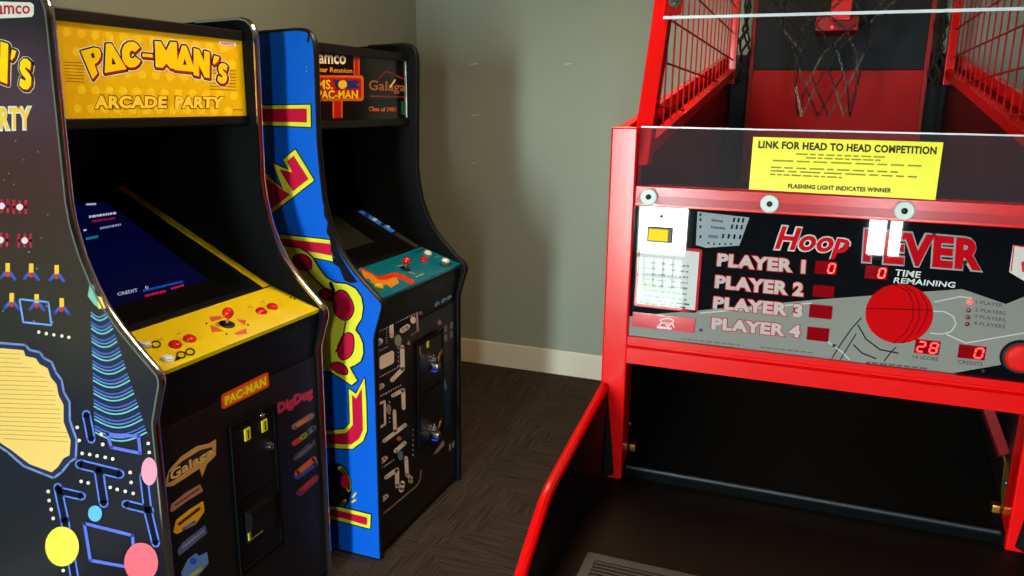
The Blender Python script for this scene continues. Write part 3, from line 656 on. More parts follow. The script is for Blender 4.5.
# front print
X = .9332
a = Art((X, 0, 0), (1, 0, 0), .4)
WL = (246, 232, 216)
a.stroke([(379, 322.5), (415, 307)], 1.2, (124, 62, 52)); a.stroke([(416.3, 306.5), (417.8, 331)], 2.2, (176, 150, 150)); a.stroke([(411, 335), (420, 329.5)], 1.3, (150, 110, 110))
for pts, w in (([(391, 320), (391.6, 336)], 4.3), ([(402, 330.5), (407.5, 326.5)], 5.4), ([(376.5, 343.5), (380, 341)], 6), ([(402, 347), (402.5, 369), (392, 380)], 4.4), ([(377.5, 388.5), (382, 385.5)], 5),
               ([(393, 395.5), (403, 390), (403.6, 408)], 4), ([(377, 405), (384.6, 401), (385, 424), (378, 429)], 2.2), ([(394.4, 411), (395, 431)], 3.6), ([(384, 441), (405, 425)], 4), ([(395.5, 451), (404.5, 443)], 4.2), ([(381, 462), (385.5, 458)], 4.6),
               ([(386, 477.5), (397, 469.5), (397, 486)], 4.2), ([(406, 458), (407, 475), (411, 478)], 3.8), ([(401, 490), (402.5, 483)], 5), ([(382, 500), (386.5, 496)], 4.4)): a.stroke(pts, w, WL)
a.disc((413, 320), (2.8, 3.6), WL, 1, 12); a.disc((420.5, 313), (1.8, 2), (130, 110, 110), 1, 10)
a.poly([(379.5, 358), (381, 356), (392, 350.5), (394, 352), (394, 361.5), (393, 363.5), (381, 369.5), (379.5, 368)], WL)
a.stroke([(383, 514), (417, 485.5), (420.5, 478), (420.8, 470)], 1.5, (150, 118, 96))
D = (215, 215, 225)
for i in range(9): a.disc((396+i*2.25, 322.4-i*1.0), .75, D, 1, 6)
for i in range(5): a.disc((378+i*2.3, 332-i*1.1), .75, D, 1, 6); a.disc((378+i*2.3, 351.5-i*1.15), .75, D, 1, 6); a.disc((376+i*.05, 354+i*4), .7, D, 1, 6); a.disc((398.2, 348+i*4.4), .75, D, 1, 6)
for i in range(10): a.disc((378+i*2.4, 378-i*1.3), .75, D, 1, 6); a.disc((379+i*2.4, 397-i*1.3), .75, D, 1, 6)
for i in range(6): a.disc((382+i*2.3, 468-i*1.6), .75, D, 1, 6); a.disc((386.5, 330+i*2.5), .6, D, 1, 6); a.disc((389.5, 402+i*4), .7, D, 1, 6); a.disc((413, 430+i*5), .7, D, 1, 6)
a.disc((399, 438.5), 2.4, (200, 110, 40), 1, 10); a.disc((400.5, 455.5), (2.8, 5), (92, 136, 160), 1, 12); a.disc((398, 340.5), (3.4, 6), (150, 158, 140), 1, 12); a.disc((410.5, 481), 2.6, (170, 160, 40), 1, 10); a.disc((388.5, 409), (2.6, 5), (168, 160, 134), 1, 12)
for u, v in ((437, 302.5), (443.5, 299), (449, 295.5)): a.poly([(u-3, v+4), (u+.5, v-4.5), (u+3, v+2), (u+1, v+1.5), (u, v+4)], (110, 150, 180))
a.disc((439.5, 322.5), (1.9, 2.8), (170, 120, 120), 1, 8)
for u, v in ((439.5, 332.5), (445.6, 329), (451.5, 325.5), (439.5, 341.5), (445.6, 338), (451.5, 334.5)): a.poly([(u-1.4, v-3), (u+1.4, v-4), (u+1.4, v+2.5), (u-1.4, v+3.5)], (128, 136, 142))
a.poly([(440, 384), (449, 376), (450, 420), (446, 428), (441, 430)], (18, 50, 84)); a.poly([(441, 384), (445, 379), (447, 388), (443, 392)], (110, 140, 150), 2)
for q in ([(433, 455), (443, 440), (444.5, 445), (438, 452)], [(449, 445), (451, 443), (451, 450), (449, 451)], [(452, 443), (454.5, 440.5), (454, 447), (452.5, 448)]): a.poly(q, (150, 132, 122))
a.done('front_artwork', Bc['root'])
Bd = coin_door(Bc, -1.80, -1.60, .30, .70, ((418.5, 350.5), (427.8, 344)), ((408, 343, .007),), .933, (), .008, .013)
for (u, v) in ((433, 363), (433.5, 432)):
    p = survey(u, v, (.945, 0, 0), Vector((1, 0, 0))); bm = B()
    lathe(bm, (.938, p.y, p.z+.012), (1, 0, 0), [(.021, 0), (.021, .006), (.015, .009), (.014, .026), (.009, .029), (0, .029)], 16); lk = obj('lock', bm, M_CHROME, Bd)
    bm = B(); box(bm, (.945, p.y-.014, p.z-.022), (.972, p.y+.014, p.z+.002), .006); obj('lock_body', bm, M_STEEL, lk)
    bm = B(); box(bm, (.944, p.y-.018, p.z-.030), (.970, p.y+.016, p.z-.0225), .003); obj('lock_label', bm, M_BLUEBITS, lk, 'blue base of the lock')
    bm = B(); prism(bm, [(p.y+.012, p.z+.020), (p.y+.040, p.z+.030), (p.y+.042, p.z+.046), (p.y+.020, p.z+.040)], 0, .962, .966); obj('key', bm, M_BRASS, lk)
# printed side: bars, a broken ribbon and loose rounded shapes in yellow, crimson and black
a = Art((0, -2.102, 0), (0, -1, 0), .45)
CR, YL, BK = (196, 12, 56), (232, 222, 52), (8, 10, 14)
def bordered(outer, inner, lay=1, w=2.2):
    a.poly(outer, YL, lay+1); a.stroke(outer, w, BK, lay, True)
    if inner: a.poly(inner, CR, lay+2)
bordered([(222, 107), (263, 105.5), (310.5, 104.8), (311, 127), (262, 125), (222, 124)], [(222, 110.5), (263, 109), (307, 108.6), (307.3, 122.5), (262, 121.5), (222, 120.5)])
bordered([(295.3, 149.4), (314.4, 180.3), (275, 211), (262, 220), (255, 190), (266, 173), (283.5, 190), (273, 163), (285, 168.5), (289, 170), (283.4, 159.7)], [(293.8, 155.5), (308.8, 179), (293, 191.5), (279.5, 169), (292.5, 172.5), (287.5, 161.5)])
a.poly([(266.5, 179), (290.5, 194.5), (271.5, 209), (262, 214), (257, 192)], CR, 3)
bordered([(270, 234), (287, 235.2), (330, 240), (333, 261.3), (314, 257.5), (280, 250)], [(270, 238), (287, 239), (330.5, 243.8), (332, 255.6), (314, 252.2), (280, 247)])
rib = [(272, 244), (288, 246.5), (299, 248), (307, 252.5), (313, 258), (318, 267), (326, 277.5), (336, 283), (347, 284), (356, 289), (361.5, 297), (363.2, 307), (361.8, 318), (357, 326), (355.5, 330), (359.5, 335), (363, 343), (363.6, 353), (361, 361), (355, 365), (350, 367), (353, 373), (357.5, 380.5), (352, 385), (340, 377), (330, 371), (318, 370), (300, 330), (280, 270)]
a.poly(rib, YL, 5); a.stroke(rib, 2.6, BK, 4, True)
def blob(c, r, rot=0., col=CR, lay=7, out=True):
    pts = []
    for k in range(22):
        t = 2*math.pi*k/22; x, y = r[0]*math.cos(t)*(1+.07*math.sin(3*t)), r[1]*math.sin(t)
        pts.append((c[0]+x*math.cos(rot)-y*math.sin(rot), c[1]+x*math.sin(rot)+y*math.cos(rot)))
    if out: a.stroke(pts, 2, BK, lay-1, True)
    a.poly(pts, col, lay)
blob((343.5, 305), (9.5, 15), -.25); blob((346.5, 346), (7.5, 13.5), .25); blob((303, 262), (10, 7), .5); blob((327, 294), (7, 5), .3); blob((340, 368), (9, 4.5), .5)
a.stroke([(300, 262), (316, 280), (330, 292)], 1.5, BK, 8); a.stroke([(346, 322), (343, 340), (336, 352)], 1.2, BK, 8); a.stroke([(331, 283), (334, 290), (332, 300)], 3.5, BK, 8)
a.poly([(322, 262), (333, 262.5), (338, 268), (343, 276), (345, 281.5), (333, 280), (327, 273)], (0, 92, 205), 5)
bordered([(349, 388.5), (356, 394), (364.5, 378), (366.3, 400), (367, 431), (363, 441), (352.5, 449), (318, 447), (318, 431), (344, 429), (350, 423)], [(352, 394.5), (356.3, 398.5), (362, 388), (363.2, 430), (359.5, 438.5), (351, 444.5), (318, 443), (318, 435), (346, 433), (353, 425)])
a.disc((336, 487), (16, 24), BK, 1, 24)
a.stroke(a.ring((336, 487), (13, 20), 10, -1.25, .3), 4, YL, 2); a.stroke(a.ring((336, 487), (13, 20), 8, .75, 1.7), 3, YL, 2); a.disc((345, 481), (4, 7), CR, 3); a.stroke([(353, 497), (356, 493)], 2, YL, 3); a.stroke([(352, 502), (355.5, 500)], 2, YL, 3)
bordered([(318, 503), (342, 507.5), (371, 514.5), (370.2, 528.5), (343, 521.5), (318, 516)], [(318, 507), (342, 511), (367.6, 517.5), (367, 525), (343, 518), (318, 512.5)], 2)
a.poly([(308.5, 31.5), (310.5, 31.5), (309, 42), (306.5, 43), (307.5, 37)], BK, 1)
a.poly([(326.5, 200), (325, 203.5), (323.6, 210), (324.6, 217), (328, 221.5), (330, 222), (327.5, 208)], BK, 1)
a.poly([(330.5, 222), (328, 225), (327, 232), (331, 239), (331.5, 252), (335, 257), (333.5, 263), (340, 267.5), (345, 280), (351, 283), (358, 282), (349, 270), (340, 254), (334, 238)], BK, 9)
a.done('side_artwork', Bc['root'])

# ================================================================== BASKETBALL MACHINE
HX, HY = 2.268, -2.37
HO, HI = .4995, .4355
H = thing('basketball_machine', 'red basketball arcade machine with hoop cage and score panel against the back wall', 'arcade game', (HX, -1.6, 0))
SGN = (-1, 1)
railz = lambda y: 1.458+.1365*(y+2.296)
outz = lambda y: 1.512+.137*(y+2.338)
for s in SGN:
    xo, xi = HX+s*HO, HX+s*HI
    bm = B(); box(bm, (xo, HY, .002), (xi, HY+.07, 1.514), .005, seg=3); obj('front_post', bm, M_RED, H)
    # outer side panel with a red top beam
    x2 = HX+s*(HO-.006)
    bm = B(); prism(bm, [(HY+.07, .004), (HY+.07, outz(HY+.07)-.02), (-.2, outz(-.2)-.02), (-.2, .004)], 0, xo, x2); obj('side_panel', bm, M_REDD, H)
    bm = B(); prism(bm, [(HY+.05, outz(HY+.05)-.04), (HY+.05, outz(HY+.05)), (-.2, outz(-.2)), (-.2, outz(-.2)-.04)], 0, HX+s*(HO-.0065), HX+s*(HO-.03), bev=.003); obj('side_beam', bm, M_RED, H)
    # inner black side board and the rail on it
    bm = B(); prism(bm, [(HY+.071, .60), (HY+.071, railz(HY+.09)-.03), (-.42, railz(-.42)-.03), (-.42, .9)], 0, HX+s*.4365, HX+s*.448); obj('inner_side_board', bm, mat('plum_black_board', (22, 15, 18), .35, 0, .3), H)
    bm = B(); tube(bm, [(HX+s*.434, y, railz(y)) for y in (-2.29, -.44)], .0155, square=True); obj('cage_rail', bm, M_RED, H)
    # leaning cage upright and rear upright
    bm = B(); lean = lambda z: -2.33+.48*(z-1.459)
    prism(bm, [(lean(1.425), 1.425), (lean(1.425)+.05, 1.425), (lean(2.36)+.05, 2.36), (lean(2.36), 2.36)], 0, HX+s*.455, HX+s*.413, bev=.004); obj('cage_upright', bm, M_RED, H)
    bm = B(); box(bm, (HX+s*.453, -.475, railz(-.46)-.05), (HX+s*.416, -.44, 2.4), .003); obj('rear_upright', bm, M_RED, H)
    # wire mesh of the cage
    bm = B(); y = -2.26
    while y < -.5:
        zt = min(2.36, 1.459+(y+2.31)/.48); z0 = railz(y)
        if zt-z0 > .03: tube(bm, [(HX+s*.436, y, z0), (HX+s*.436, y, zt)], .0028, 6)
        y += .105
    for zz in (1.565, 1.675, 1.785, 1.895, 2.005, 2.115, 2.225):
        ya_ = max(-2.33+.48*(zz-1.459)+.03, -2.3); yb_ = min(-.45, -2.296+(zz-1.458)/.1365) if zz < 1.71 else -.45
        if yb_-ya_ > .05: tube(bm, [(HX+s*.4315, ya_, zz), (HX+s*.4315, yb_, zz-.022)], .0032, 6)
    obj('cage_mesh', bm, mat('dark_red_wire', (176, 22, 26), .35), H)
    # player's side board: black faces, red cap
    bm = B(); pr = [(HY-.001, .856), (-2.826, .781), (-2.975, .686), (-2.99, .64), (-2.99, .40), (HY-.001, .28)]
    prism(bm, pr, 0, xo-s*.0005, xo-s*.0205); obj('tray_side_board', bm, M_BLACK, H)
    bm = B(); xx = xo-s*.0105
    tube(bm, [(xx, HY-.002, .861), (xx, -2.60, .825), (xx, -2.80, .7915), (xx, -2.826, .784), (xx, -2.85, .772), (xx, -2.975, .690), (xx, -2.993, .665), (xx, -2.995, .40)], .0125, 10); obj('board_cap', bm, M_RED, H)
    # tall red strip and tangled strap at the end of the cage
    bm = B(); box(bm, (HX+s*.372, -.34, 1.2), (HX+s*.352, -.315, 2.4), .003); obj('backboard_post', bm, M_REDD, H)
    bm = B()
    for k in range(7):
        x0 = HX+s*(.385+.006*(k % 3)); pts = []
        for j in range(16):
            z = 2.38-.72*j/15; pts.append((x0+.016*math.sin(j*1.7+k*2.1)*(.4+.9*(j > 9)), -.42+.03*math.cos(j*1.3+k)+.02*(k % 2), z))
        tube(bm, pts, .0045, 5)
    obj('strap_net', bm, M_NET, H)
    bm = B(); prism(bm, [(xo, .855), (xo-s*.019, .855), (xo-s*.046, .625), (xo, .60)], 1, HY-.003, HY-.0002); obj('black_post_wedge', bm, M_INNER, H)  # thin black wedge over the lower front of the post
# crossbars and screws
bm = B(); box(bm, (HX-HI, HY+.004, 1.3285), (HX+HI, HY+.05, 1.3775), .003); cb = obj('upper_crossbar', bm, M_RED, H)
bm = B(); prism(bm, [(HY-.004, .934), (HY-.004, .974), (HY+.004, .979), (HY+.004, .9835), (HY-.002, .987), (HY-.002, 1.0025), (HY+.05, 1.0025), (HY+.05, .934)], 0, HX-HI, HX+HI); obj('lower_crossbar', bm, M_RED, H)
# control panel
PY = HY+.012
bm = B(); box(bm, (HX-HI, PY, 1.0025), (HX+HI, PY+.03, 1.3285)); cp = obj('score_panel', bm, mat('panel_black', (9, 11, 15), .02), H)
a = Art((0, PY, 0), (0, -1, 0), .02)
GR, BKP = (128, 124, 116), (9, 11, 15)
a.poly([(625, 316.5), (697, 310.5), (812, 300), (864, 296), (962, 289), (1006, 304), (1035, 292), (1034, 358), (1008, 363.5), (953, 373), (880, 364.5), (762, 351), (626, 335.4)], GR)
a.poly([(1013, 245), (1035, 248), (1034, 287), (1009, 272)], (200, 188, 182), 1); a.stroke([(1011, 271), (1014, 245.5), (1034, 248)], 1.2, (190, 50, 50), 2); a.poly([(1021, 262), (1034, 258), (1034, 270), (1022, 272)], (190, 40, 44), 2)
card = [(639, 245), (641, 243.5), (700, 249), (702.3, 251), (697.5, 311), (695, 313), (636, 306), (634, 304)]
a.poly(card, (178, 34, 44), 1); a.poly([(641, 246.5), (699.5, 252), (695, 310), (636.5, 303)], (196, 190, 186), 2)
for k in range(7):
    y = 262+k*5.6; a.scribble((646-k*.4, y), (689-k*.4, y+4.2), 1.5 if k % 2 else 2.1, (110, 108, 108), 3)
a.scribble((640, 299), (690, 304.5), 1.6, (50, 45, 48), 3); a.scribble((640, 302), (688, 308), 1.6, (50, 45, 48), 3)
a.poly([(697.5, 211.5), (749.5, 217.5), (739.3, 245.5), (706, 247.7), (695.8, 245)], (140, 144, 148), 2)
for (x0, x1, y, n) in ((734, 743, 219.8, 3), (732, 741.5, 226.6, 3), (723, 740, 236, 4)):
    for i in range(n): u = x0+(x1-x0)*i/max(n-1, 1); a.stroke([(u+.6, y-2.2+i*.3), (u-.4, y+2.2+i*.3)], 2, (24, 26, 30), 3, joints=False)
for y, n in ((213.5, 0), (218.5, 0), (225.5, 0), (235.5, 0)): a.stroke([(699.5, y+1), (701.5, y+1.2)], 3, (40, 42, 46), 3, joints=False)
a.scribble((711.5, 220), (723, 221.4), 2.2, (76, 78, 84), 3); a.scribble((711, 227), (726, 228.6), 2.2, (76, 78, 84), 3); a.scribble((708.5, 236), (718, 237), 3, (90, 90, 92), 3)
for i in range(5): a.disc((708.5+i*5.6, 243+(.9 if i else 0)), 1.1, (40, 40, 44), 3, 8)
PW, PR = (182, 162, 157), (176, 22, 28)
for s_, q in (('PLAYER 1', [(719, 254), (804.8, 260.8), (804, 272.5), (718, 265.3)]), ('PLAYER 2', [(716.7, 275.8), (803, 283.5), (802, 295.5), (715.8, 287.2)]), ('PLAYER 3', [(715, 297), (802, 305), (801, 316.5), (714, 307.8)]), ('PLAYER 4', [(713, 318), (800, 326), (799, 336.7), (712.4, 328.3)])):
    a.text(s_, q, PW, 3, .05, PR, .05)
a.text('Hoop', [(783, 227), (853, 234), (844, 258.5), (773.5, 255)], (186, 16, 26), 3, .03, (190, 182, 178), .045)
a.text('FEVER', [(866.5, 231), (982, 241), (980, 269), (864.5, 260)], (176, 8, 22), 3, .045, (140, 138, 136), .04)
a.text('TIME', [(896, 269.3), (921, 271.6), (919.7, 277.8), (894.6, 275.2)], (196, 192, 186), 3, .02); a.text('REMAINING', [(895, 277.3), (955.5, 282.2), (954.4, 287.6), (893.4, 282.7)], (196, 192, 186), 3, .02)
a.disc((899.3, 313.6), (34, 29.7), (186, 8, 14), 3, 40)
LN = (96, 8, 14)
a.stroke([(866, 308.5), (890, 308.7), (933, 310)], 1.1, LN, 4, joints=False)
for pts in ([(894, 284.3), (908, 291), (913, 303), (913, 318), (906, 332), (893, 343)], [(903, 284.5), (915, 293), (919, 304), (919, 318), (912, 333), (902, 343)], [(919, 290.5), (926, 302), (928, 310), (924, 322), (917, 334)], [(872, 295), (884, 286.5)]): a.stroke(pts, 1.1, LN, 4, joints=False)
CT = (184, 180, 172)
for pts in ([(934, 302), (960, 296.5), (972, 298)], [(933, 311), (944, 311.5), (953, 316), (956, 324), (951, 331.5), (942, 334), (930, 333)], [(946, 334), (966, 343), (1034, 331)], [(812, 330), (842, 352), (850, 360)], [(700, 313), (812, 303)]): a.stroke(pts, 1.2, CT, 2, joints=False)
SK = (40, 38, 36)
for pts, w in (([(861, 318), (852, 328), (842, 342), (832, 358)], 1.3), ([(856, 334), (849, 345), (840, 360)], 1.2), ([(858, 325), (866, 339), (880, 349.5), (898, 353)], 1.5), ([(854, 345), (862, 353), (876, 358.5)], 1.5), ([(896, 347), (891, 352), (884, 361)], 1.2)): a.stroke(pts, w, SK, 2)
for k, (s_, x0, y0, x1) in enumerate((('1 PLAYER', 976, 300, 1003), ('2 PLAYERS', 975.3, 307.8, 1006), ('3 PLAYERS', 974.6, 314.6, 1005.5), ('4 PLAYERS', 974, 321.3, 1005))):
    a.text(s_, [(x0, y0), (x1, y0+3.6), (x1-.3, y0+7.2), (x0-.3, y0+3.2)], (74, 68, 66), 2, .01)
a.text('HI SCORE', [(913, 354.8), (938, 357.6), (938, 361), (913, 358.2)], (66, 60, 60), 2, .01); a.text('CREDITS', [(958, 359.8), (982.5, 362.6), (982.5, 366), (958, 363.2)], (66, 60, 60), 2, .01)
a.scribble((866, 362), (931, 369), 1.8, (84, 78, 74), 2); a.scribble((682, 338.8), (740, 345), 1.4, (96, 90, 86), 2); a.scribble((760, 347), (815, 353), 1.4, (96, 90, 86), 2)
for u, v in ((701, 330), (834, 345.5), (983, 371)): a.disc((u, v), 1.8, (50, 48, 48), 2, 10)
a.done('panel_artwork', cp)
# seven segment displays
SEG = {'0': 'abcdef', '2': 'abged', '8': 'abcdefg'}
M_LEDW = mat('display_window', (100, 4, 12), .04, 0, .3, emit=(150, 4, 12), es=.35); M_LED = mat('lit_digit', (255, 40, 40), .3, emit=(255, 50, 45), es=5)
def display(q, digits):
    P = [survey(u, v, (0, PY, 0), Vector((0, 1, 0))) for u, v in q]
    x0, x1 = min(P[0].x, P[3].x), max(P[1].x, P[2].x); z0, z1 = (P[2].z+P[3].z)/2, (P[0].z+P[1].z)/2
    bm = B(); box(bm, (x0, PY-.0035, z0), (x1, PY, z1)); d = obj('digit_display', bm, M_LEDW, cp)
    w = (x1-x0)/2
    for k, ch in enumerate(digits):
        if ch == ' ': continue
        cx = x0+w*(k+.52); hw, hh = w*.27, (z1-z0)*.36; cz = (z0+z1)/2; t = w*.065; sh = .12
        ends = dict(a=((-hw, hh), (hw, hh)), b=((hw, hh), (hw, 0)), c=((hw, 0), (hw, -hh)), d=((-hw, -hh), (hw, -hh)), e=((-hw, 0), (-hw, -hh)), f=((-hw, hh), (-hw, 0)), g=((-hw, 0), (hw, 0)))
        bm = B()
        for sg in SEG[ch]:
            (ax, az), (bx, bz) = ends[sg]; dx_, dz_ = bx-ax, bz-az; l = math.hypot(dx_, dz_); ux, uz = dx_/l, dz_/l; g_ = t*.9
            ax, az, bx, bz = ax+ux*g_, az+uz*g_, bx-ux*g_, bz-uz*g_; nx, nz = -uz*t, ux*t
            pts = [(ax+nx, az+nz), (bx+nx, bz+nz), (bx-nx, bz-nz), (ax-nx, az-nz)]
            prism(bm, [(cx+p+sh*q_, cz+q_) for p, q_ in pts], 1, PY-.0046, PY-.0036)
        obj('digit', bm, M_LED, d, 'glowing red digit')
display([(815.8, 261), (837.6, 261.5), (836, 274.8), (815.4, 273.3)], ' 0')
display([(813.4, 285), (834.5, 286), (833.4, 297.8), (812.7, 295.8)], '')
display([(809.8, 304), (832.2, 305.5), (831.3, 319), (809.2, 317)], '')
display([(807.7, 326.4), (829.5, 328.4), (828, 341.8), (806.6, 339)], '')
display([(865.8, 265.4), (888, 266.8), (886.4, 279.8), (864.8, 277.8)], ' 0')
display([(915.5, 339), (940, 341), (938.5, 355), (914.6, 352.4)], '28')
display([(959, 344.2), (986, 346.4), (984.2, 360), (958.4, 357.2)], ' 0')
for k, (u, v) in enumerate(((969.6, 302), (968.4, 310.3), (967.8, 317.2), (967.2, 324))):
    p = survey(u, v, (0, PY, 0), Vector((0, 1, 0))); bm = B(); lathe(bm, p, (0, -1, 0), [(.0048, 0), (.0048, .002), (.0035, .0045), (0, .0055)], 12); obj('indicator_lamp', bm, M_LED if k == 0 else mat('lamp_off', (92, 16, 16), .25), cp, 'lit red indicator' if k == 0 else None)
# yellow push button in its frame, coin plate, red start button, screws
def plate_on_panel(q, th, m, name, parent, bev=.001):
    P = [survey(u, v, (0, PY, 0), Vector((0, 1, 0))) for u, v in q]; x0, x1 = (P[0].x+P[3].x)/2, (P[1].x+P[2].x)/2; z0, z1 = (P[2].z+P[3].z)/2, (P[0].z+P[1].z)/2
    bm = B(); box(bm, (x0, PY-th, z0), (x1, PY, z1), bev); return obj(name, bm, m, parent), (x0, x1, z0, z1)
bf, (x0, x1, z0, z1) = plate_on_panel([(648, 226.3), (672.5, 228.3), (672, 243), (647.6, 241)], .008, M_SATIN, 'button_frame', cp)
bm = B(); box(bm, (x0+.004, PY-.013, z0+.004), (x1-.008, PY-.006, z1-.003), .002); obj('push_button', bm, mat('amber_button', (240, 186, 6), .5, 0, .1, emit=(240, 180, 0), es=.3), bf)
pl, _ = plate_on_panel([(633.2, 311.5), (696, 318.6), (694, 333), (632, 325.4)], .004, mat('coral_plate', (196, 46, 58), .15), 'coin_plate', cp)
a = Art((0, PY-.004, 0), (0, -1, 0), .15)
a.stroke(a.ring((667, 321), (6.5, 2.6), 14), 1.1, (236, 214, 210), 1, True, False); a.stroke([(659, 325), (664, 322), (668, 326.5), (672, 323), (674, 327)], 1.4, (236, 214, 210), 1); a.scribble((657, 327), (672, 328.6), 2, (236, 214, 210), 1)
a.done('plate_print', pl)
p = survey(1020, 357, (0, PY, 0), Vector((0, 1, 0)))
bm = B(); lathe(bm, p, (0, -1, 0), [(.038, 0), (.038, .004), (.034, .008), (.030, .008), (.030, .004)], 28); sb = obj('button_ring', bm, M_SATIN, cp)
bm = B(); lathe(bm, p, (0, -1, 0), [(.0295, .002), (.0295, .010), (.025, .014), (0, .0155)], 28); obj('start_button', bm, M_BTNRED, sb)
for u, v in ((661.5, 216.3), (965, 262)):
    p = survey(u, v, (0, PY, 0), Vector((0, 1, 0))); bm = B(); lathe(bm, p, (0, -1, 0), [(.004, 0), (.004, .002), (.002, .003), (0, .003)], 10); obj('screw', bm, M_DARKHOLE, cp)
# lower acrylic guard leaning back a little, sticker on it, washers
za, zb_, tl = 1.336, 1.514, math.tan(math.radians(9))
gy = lambda z: HY+.002+(z-za)*tl
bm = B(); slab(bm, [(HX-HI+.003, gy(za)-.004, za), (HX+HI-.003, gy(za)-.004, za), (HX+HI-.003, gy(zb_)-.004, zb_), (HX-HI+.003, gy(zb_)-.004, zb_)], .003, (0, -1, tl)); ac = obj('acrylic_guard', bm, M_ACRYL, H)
bm = B(); box(bm, (HX-HI+.003, gy(zb_)-.0055, zb_-.001), (HX+HI-.003, gy(zb_)+.001, zb_+.0025)); obj('guard_edge', bm, mat('acrylic_edge', (205, 188, 190), .3), ac)
SP = Vector((0, gy(1.45)-.005, 1.45)); SN = Vector((0, -1, tl)).normalized()
q = [survey(u, v, SP, SN) for u, v in ((753.3, 136.8), (943.5, 142.3), (935.3, 200), (748.8, 189.3))]
bm = B(); slab(bm, q, .0008, SN); sg = obj('instruction_sticker', bm, mat('yellow_sticker', (246, 226, 18), .35), ac, 'yellow sticker with black lettering')
a = Art(SP, SN, .35); KT = (44, 38, 6)
a.text('LINK FOR HEAD TO HEAD COMPETITION', [(759, 141), (936.6, 147.2), (936, 154.2), (758.5, 147.8)], KT, 1, .045)
for p0, p1 in (((796, 154), (889, 157.3)), ((806, 157.8), (881, 160.4)), ((773, 160.5), (921.5, 166))): a.scribble(p0, p1, 1.5, (150, 132, 20), 1)
for p0, p1 in (((771, 167.3), (898, 172.2)), ((770.5, 170.7), (917, 177)), ((770, 174.2), (842, 177.6))): a.scribble(p0, p1, 1.5, (140, 122, 18), 1)
a.text('FLASHING LIGHT INDICATES WINNER', [(788.6, 184), (891.3, 188.5), (891, 192.6), (788.2, 188)], KT, 1, .05)
a.done('sticker_print', sg)
for u, v in ((648.5, 197), (769.5, 204), (904.5, 211)):
    p = survey(u, v, (0, HY-.004, 0), Vector((0, 1, 0))); bm = B(); lathe(bm, (p.x, gy(p.z)-.0042, p.z), (0, -1, 0), [(.0205, 0), (.0205, .003), (.018, .005), (.007, .005), (.007, .003)], 22); ws = obj('washer', bm, M_WASH, ac)
    bm = B(); lathe(bm, (p.x, gy(p.z)-.0042, p.z), (0, -1, 0), [(.0065, .001), (.0065, .006), (.004, .0075), (0, .0075)], 12); obj('screw', bm, M_DARKHOLE, ws)
# upper acrylic sheet between the leaning uprights, with bolts
lz = lambda z: -2.33+.48*(z-1.459)
un = Vector((0, -1, .48)).normalized()
bm = B(); slab(bm, [(HX-.425, lz(1.776)-.004, 1.776), (HX+.425, lz(1.776)-.004, 1.776), (HX+.425, lz(2.34)-.004, 2.34), (HX-.425, lz(2.34)-.004, 2.34)], .003, un); ua = obj('upper_acrylic', bm, M_ACRYL2, H)
bm = B(); q0 = Vector((0, lz(1.776)-.004, 1.776)); tube(bm, [(HX-.425, q0.y-.0015, q0.z), (HX+.425, q0.y-.0015, q0.z)], .0034, square=True); obj('sheet_edge', bm, mat('bright_acrylic_edge', (215, 215, 222), .25), ua)
for s in SGN:
    c = Vector((HX+s*.402, lz(1.815)-.0045, 1.815)); bm = B()
    lathe(bm, c, un, [(.016, 0), (.016, .002), (.009, .003), (.009, .007), (.005, .009), (0, .009)], 14); obj('bolt', bm, M_CHROME, ua)
    bm = B(); x0 = HX+s*.385
    slab(bm, [(HX+s*.455, lz(1.785), 1.785), (x0, lz(1.785), 1.785), (x0, lz(1.90), 1.90), (HX+s*.455, lz(1.90), 1.90)], .004, un); obj('bolt_plate', bm, M_RED, H)
bm = B(); box(bm, (HX-.455, lz(2.36), 2.36), (HX+.455, lz(2.36)+.05, 2.41), .004); obj('top_front_bar', bm, M_RED, H)
bm = B(); box(bm, (HX-.455, -.475, 2.36), (HX+.455, -.43, 2.41), .004); obj('top_rear_bar', bm, M_RED, H)
# ball tray, lip, mat, ramp and body
bm = B(); prism(bm, [(HY+.02, .60), (HY+.02, .615), (-2.975, .565), (-2.975, .55)], 0, HX-HO+.021, HX+HO-.021); obj('ball_tray', bm, M_TRAY, H)
tz = lambda y: .615-.05*(HY+.02-y)/.625
bm = B(); x0, x1, y0, y1 = HX-.43, HX+.43, -2.70, -2.955
def strip_on_tray(bm, xa, xb, ya_, yb_, h0, h1, mi=0):
    slab(bm, [(xa, ya_, tz(ya_)+h1), (xb, ya_, tz(ya_)+h1), (xb, yb_, tz(yb_)+h1), (xa, yb_, tz(yb_)+h1)], h1-h0, (0, 0, 1), mi)
strip_on_tray(bm, x0, x1, y0, y0-.022, .0005, .006); strip_on_tray(bm, x0, x1, y1+.02, y1, .0005, .006); strip_on_tray(bm, x0, x0+.022, y0-.022, y1+.02, .0005, .006); strip_on_tray(bm, x1-.022, x1, y0-.022, y1+.02, .0005, .006)
obj('mat_frame', bm, M_GREYT, H)
bm = B(); strip_on_tray(bm, x0+.022, x1-.022, y0-.022, y1+.02, .0005, .003)
y = y0-.026
while y > y1+.026:
    strip_on_tray(bm, x0+.024, x1-.024, y, y-.006, .0028, .0065); y -= .0115
obj('tray_mat', bm, M_MAT, H)
bm = B(); prism(bm, [(HY+.015, .616), (HY+.012, .640), (HY+.02, .647), (-.345, 1.215), (-.345, 1.195), (HY+.05, .62)], 0, HX-.435, HX+.435); obj('ball_ramp', bm, mat('ramp_felt', (4, 4, 4), .7, 0, .06), H)
bm = B(); tube(bm, [(HX-.425, HY+.013, .645), (HX+.425, HY+.013, .645)], .006, 8); obj('ramp_lip', bm, mat('lip_metal', (26, 27, 32), .5, 0, .3), H)
